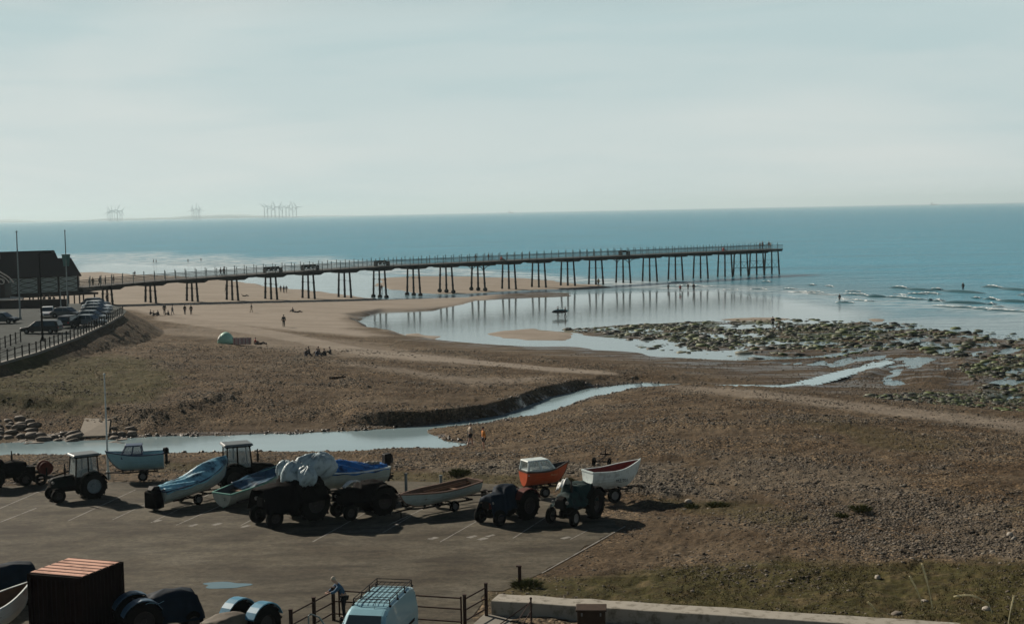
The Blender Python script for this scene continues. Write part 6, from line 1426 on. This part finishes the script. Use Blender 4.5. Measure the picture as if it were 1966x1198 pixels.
gv = np.stack([b1, b2, tpp], 1).reshape(-1, 3); gf = np.arange(n*3).reshape(-1, 3)
tag(npmesh('grass', gv, gf, M_GRS, smooth=False), 'thin rough grass on the beach edge', None, None, 'stuff')
# separate tussocks
M_TUS = islandmat('tussock_blades', [(0, (.035, .04, .012)), (.6, (.075, .078, .024)), (1, (.15, .13, .055))], .9, .1)
def tussock(px, py, r, h, n, label, m=M_TUS, droop=.9):
    q = G3(px, py); o = thing('grass_tussock', label, 'tussock', q[:], group=None); mb = MB(); r3 = random.Random(px)
    for k in range(n):
        a = r3.uniform(0, 6.28); d = r*math.sqrt(r3.random()); x, y = d*math.cos(a), d*math.sin(a); hh = h*r3.uniform(.5, 1.1)*(1-.5*d/r); ox, oy = x*droop+r3.gauss(0, .1), y*droop+r3.gauss(0, .1); w = .025
        mb.add([(x-w, y, -.05), (x+w, y, -.05), (x+ox*.5+w*.6, y+oy*.5, hh*.75), (x+ox*.5-w*.6, y+oy*.5, hh*.75), (x+ox, y+oy, hh)], [(0, 1, 2, 3), (3, 2, 4)])
    mb.build('blades', m, o); return o
tussock(883, 911, .55, .5, 260, 'dark green grass tussock on the shingle above the open white boat')
tussock(1653, 983, .45, .32, 200, 'low dark tussock in the middle of the right hand shingle')
tussock(1618, 997, .35, .28, 160, 'smaller green tussock left of and below the low dark one')
tussock(1378, 969, .5, .3, 200, 'flat dark tussock right of the long boat shadow')
tussock(1330, 975, .3, .3, 120, 'little green tussock at the tip of the boat shadow')
tussock(1012, 1124, .55, .28, 260, 'dry grass clump round the foot of the capped steel post')
tussock(545, 905, .4, .4, 160, 'green tussock beside the bundled tarpaulin tractor')
tussock(1090, 925, .35, .35, 120, 'green tuft between the orange boat and the white boat')
# tall dry stalks close to the wall
M_STK = mat('dry_stalk', (.68, .60, .36), .8, 0, .2, 8)
def stalk(px, py, h, lean, label, arc=0.0):
    q = G3(px, py); o = thing('dry_grass_stalk', label, 'grass stalk', q[:]); mb = MB(); P_ = []
    for k in range(11):
        t = k/10; P_.append((lean*t**1.4+arc*max(0, t-.4)*1.6, .1*t, h*t-(abs(arc)*1.1)*max(0, t-.62)**1.5*h*1.6))
    for (a, c, t) in zip(P_, P_[1:], np.linspace(0, 1, 10)): mb.tube(a, c, .02 if t < .6 else .036, .02 if t < .6 else .03, 5)
    mb.build('stem', M_STK, o)
    mb = MB(); r4 = random.Random(px); 
    for k in range(60):
        t = r4.uniform(.6, 1); i = min(int(t*10), 9); a = Vector(P_[i]).lerp(Vector(P_[i+1]), t*10-i); d = Vector((r4.gauss(0, 1), r4.gauss(0, 1), r4.uniform(0, 1.2))).normalized()*.07; mb.tube(a, a+d, .007, .002, 3, caps=False)
    mb.build('seed_head', M_STK, o)
stalk(1772, 1160, 1.25, -.5, 'tall dry grass stalk leaning left, leftmost of the four'); stalk(1790, 1170, 1.75, -.38, 'tallest dry grass stalk, second of the four'); stalk(1905, 1175, 1.05, -.55, 'dry grass stalk bent over into an arch', arc=-.9); stalk(1935, 1205, 1.2, .25, 'dry grass stalk leaning right by the picture edge')
stalk(1682, 1178, .35, -.3, 'short dry stalk lying low near the wall edge')
# pale stones lying on the grass
for px_, py_, s_, lb in ((1685, 1105, .26, 'pale stone on the grass left of the tall stalks'), (1232+0, 965, .0, ''), (1775, 1145, .2, 'pale stone at the foot of the leftmost stalk'), (1893, 1168, .28, 'pale stone under the arched stalk'), (1322, 963, .32, 'pale flat stone at the tip of the boat shadow'), (1722, 1176, .3, 'dark stone lying by the concrete wall'), (1940, 1030, .3, 'pale pinkish stone in the brown hollow at right'), (1947, 1035, .22, 'smaller stone touching the pale pinkish one')):
    if not lb: continue
    q = G3(px_, py_); o_ = rocks('stone', np.array([q.x]), np.array([q.y]), np.array([s_]), .6, M_BOUL if 'dark' in lb else mat('pale_stone', (.28, .25, .21), .85, 0, .2, 5), None); tag(o_, lb, 'stone')
# driftwood/log on shingle
q = G3(652, 728); o = thing('driftwood', 'dark driftwood branch on the shingle below the picnickers', 'driftwood', q[:], R(5)); mb = MB(); mb.tube((-1, 0, .1), (.6, .1, .18), .12, .08, 7); mb.tube((.1, 0, .15), (.6, .3, .5), .06, .03, 6); mb.build('branch', M_BIN, o)
# ================= SURF =================
M_SWELL = mat('swell_water', (.035, .095, .105), .3, 0, .2, .5, spec=.5, bump=.4)
M_FOAM = mat('foam_white', (.72, .75, .75), .7, 0, .2, 1.5)
def wave(px0, py0, px1, py1, h, w, label, foam_from=0., foam_to=1.):
    a = Vector((*unproj(px0, py0, 0), 0)); c = Vector((*unproj(px1, py1, 0), 0)); d = (c-a); L3 = d.length; d.normalize(); n3_ = Vector((d.y, -d.x, 0)); 
    if n3_.y > 0: n3_ = -n3_
    o = thing('breaking_wave', label, 'wave', a[:], group='small waves breaking off the reef'); nseg = max(8, int(L3/.7)); rr = random.Random(int(px0))
    ph = rr.uniform(0, 6); h *= .65; w *= .8
    def wob(t): return .5*math.sin(5*t+ph)+.25*math.sin(13*t+ph*2)
    def amp(t): return math.sin(math.pi*min(1, max(0, t)))**.5
    mb = MB(); mb.grid(lambda u, v: tuple(d*L3*u+n3_*((v-.5)*w*2.6+wob(u*L3/9))+Vector((0, 0, -.04+h*amp(u)*math.exp(-((v-.55)*4.2)**2)))), nseg, 10); mb.build('swell', M_SWELL, o, smooth=True)
    mb = MB(); mb.grid(lambda u, v: tuple(d*L3*(foam_from+(foam_to-foam_from)*u)+n3_*((.02+v*.55*(.7+.3*math.sin(u*L3*1.3+ph)))*w*1.5*amp(u)+wob((foam_from+(foam_to-foam_from)*u)*L3/9))+Vector((0, 0, -.02+h*(.95*(1-v)+.12)*amp(foam_from+(foam_to-foam_from)*u)+.06*math.sin(u*L3*4+v*5)))), nseg*2, 6); mb.build('foam', M_FOAM, o, smooth=False)
    return o
WV = [(1716,552,1746,554,.75,2.2),(1790,556,1811,557,.75,2.2),(1894,550,1926,553,.75,2.2),(1955,566,1990,569,.7,2),(1624,564,1670,568,.5,1.8),(1700,570,1780,576,.6,2),(1772,562,1800,566,.5,1.6),(1744,564,1778,566,.5,1.6),(1792,576,1812,579,.6,2),(1895,573,1918,576,.7,2),(1895,583,1914,585,.6,1.8),(1785,586,1990,601,.45,1.8),(1636,575,1672,578,.3,1.5),(1508,554,1526,556,.4,1.5),(1556,547,1566,548,.5,1.6),(1463,541,1478,542,.5,1.5),(1590,549,1604,551,.4,1.3),(1872,572,1884,573,.5,1.5)]
ORD = 'first second third fourth fifth sixth seventh eighth ninth tenth eleventh twelfth thirteenth fourteenth fifteenth sixteenth seventeenth eighteenth'.split()
rw = random.Random(12)
for k in range(22):
    x0 = rw.uniform(1280, 1960); y0 = 541+(x0-1280)*.052+rw.uniform(0, 26)*(x0-1150)/500; L0 = rw.uniform(14, 60); WV.append((x0, y0, x0+L0, y0+L0*.045, rw.uniform(.15, .4), rw.uniform(.9, 1.5)))
ORD = [words(k+1) for k in range(60)]
for i, (x0, y0, x1, y1, h_, w_) in enumerate(sorted(WV)): wave(x0, y0, x1, y1, h_, w_, 'small white crested wave, %s from the left among the breakers' % ORD[i])
for i, (x0, y0, x1, y1) in enumerate(sorted(((1745, 555, 1790, 559), (1811, 558, 1890, 564), (1812, 580, 1895, 584), (1670, 569, 1700, 571), (1926, 554, 1990, 560), (1918, 577, 1990, 582), (1780, 577, 1792, 577)))):
    a = Vector((*unproj(x0, y0, 0), 0)); c = Vector((*unproj(x1, y1, 0), 0)); d = (c-a); L3 = d.length; d.normalize(); n3_ = Vector((d.y, -d.x, 0)); n3_ = n3_ if n3_.y < 0 else -n3_
    mb = MB(); mb.grid(lambda u, v: tuple(a+d*L3*u+n3_*((v-.5)*4.5+.4*math.sin(5*u))+Vector((0, 0, -.04+.5*math.sin(math.pi*u)**.6*math.exp(-((v-.55)*4)**2)))), 24, 10); o = mb.build('unbroken_wave', M_SWELL, smooth=True); tag(o, 'smooth dark unbroken swell, %s from the left between the breakers' % ORD[i], 'wave', 'unbroken swells off the reef')
# ================= FAR =================
M_TURB = mat('turbine_grey', (.42, .46, .48), .6, 0, .02, 1)
def turbine(px, D, hub, rot, label, grp):
    X_ = (px-983)/FPX*D; o = thing('wind_turbine', label, 'wind turbine', (X_, D, 0), R(20), grp)
    mb = MB(); mb.tube((0, 0, -1), (0, 0, hub), 3.2, 2.2, 8); mb.build('tower', M_TURB, o)
    mb = MB(); mb.box((0, 2, hub+1), (4, 10, 4.5)); mb.build('nacelle', M_TURB, o)
    for k in range(3):
        a = R(rot+120*k); dx, dz = math.sin(a), math.cos(a); mb = MB(); px_, pz_ = dz, -dx
        mb.loft([[(dx*r+px_*w, -4-t, hub+1+dz*r+pz_*w), (dx*r-px_*w, -4-t, hub+1+dz*r-pz_*w), (dx*r-px_*w, -4+t, hub+1+dz*r-pz_*w), (dx*r+px_*w, -4+t, hub+1+dz*r+pz_*w)] for r, w, t in ((1, 1.4, 1.2), (10, 2.4, .8), (28, 1.5, .5), (46, .5, .2))]); mb.build('blade', M_TURB, o)
    return o
rt = random.Random(3); ORD = 'first second third fourth fifth sixth seventh eighth ninth tenth eleventh twelfth thirteenth fourteenth fifteenth sixteenth seventeenth eighteenth nineteenth twentieth'.split()
for gi, (xs, gname, lbl) in enumerate((((513, 519, 526, 533, 541, 547, 554, 560, 567, 574), 'right hand cluster of offshore turbines', '%s wind turbine from the left in the wide rightmost offshore cluster'), ((374, 378, 382, 386, 389), 'middle cluster of offshore turbines', '%s wind turbine from the left in the tight middle offshore cluster'), ((213, 217, 221, 226, 231, 236, 240), 'left hand cluster of offshore turbines', '%s wind turbine from the left in the faint left offshore cluster'))):
    for xi, x_ in enumerate(xs): turbine(x_, rt.uniform(9800, 11000) if gi == 0 else rt.uniform(9500, 12500), 80, rt.uniform(0, 120), lbl % ORD[xi], gname)
M_SHIP = mat('ship_grey', (.10, .12, .14), .6)
for px_, D_, L3, lb in ((1795, 15000, 70, 'small ship on the horizon at the far right'), (985, 16000, 60, 'tiny ship on the horizon above the middle of the pier')):
    X_ = (px_-983)/FPX*D_; o = thing('ship', lb, 'ship', (X_, D_, 0)); mb = MB(); mb.prism([(-L3/2, 9), (-L3/2+4, -1), (L3/2-8, -1), (L3/2, 11)], -7, 7); mb.build('hull', M_SHIP, o); mb = MB(); mb.box((-L3*.33, 0, 17), (L3*.16, 12, 16)); mb.build('bridge', M_SHIP, o)
# faint low coast beyond the turbines
M_HILL = mat('far_hill', (.22, .27, .28), .9, 0, .2, .001)
xs = np.linspace(-300, 700, 90); mb = MB(); D_ = 19000; secs = []
for i, x_ in enumerate(xs):
    e = math.sin(math.pi*min(1, max(0, (700-x_)/260))*.5); hh = .7*(38+22*math.sin(i*.13)+12*math.sin(i*.31+1)+5*math.sin(i*.9))*e+1; X_ = (x_-983)/FPX*D_
    secs.append([(X_, D_, -3), (X_, D_+500, hh), (X_*1.05, D_+2500, hh*1.1), (X_*1.1, D_+4500, -3)])
hl = MB(); hl.loft([[tuple(p) for p in s] for s in secs]); tag(hl.build('hills', M_HILL, smooth=True), 'faint low coastline across the bay', None, None, 'structure')
# ================= AIR =================
def haze():
    mb = MB(); mb.box((0, 12900, 73), (52000, 26600, 156))
    m = bpy.data.materials.new('sea_haze'); m.use_nodes = True; nt = m.node_tree; nt.nodes.clear()
    o = nt.nodes.new('ShaderNodeOutputMaterial'); v = nt.nodes.new('ShaderNodeVolumePrincipled'); nt.links.new(v.outputs[0], o.inputs['Volume'])
    v.inputs['Color'].default_value = HAZE_COL; v.inputs['Density'].default_value = HAZE_D; v.inputs['Anisotropy'].default_value = .2
    ob = mb.build('haze', m); tag(ob, 'pale sea haze over the water', None, None, 'stuff')
HAZE_D = 6.5e-5; HAZE_COL = (.76, .94, 1.0, 1)
haze()
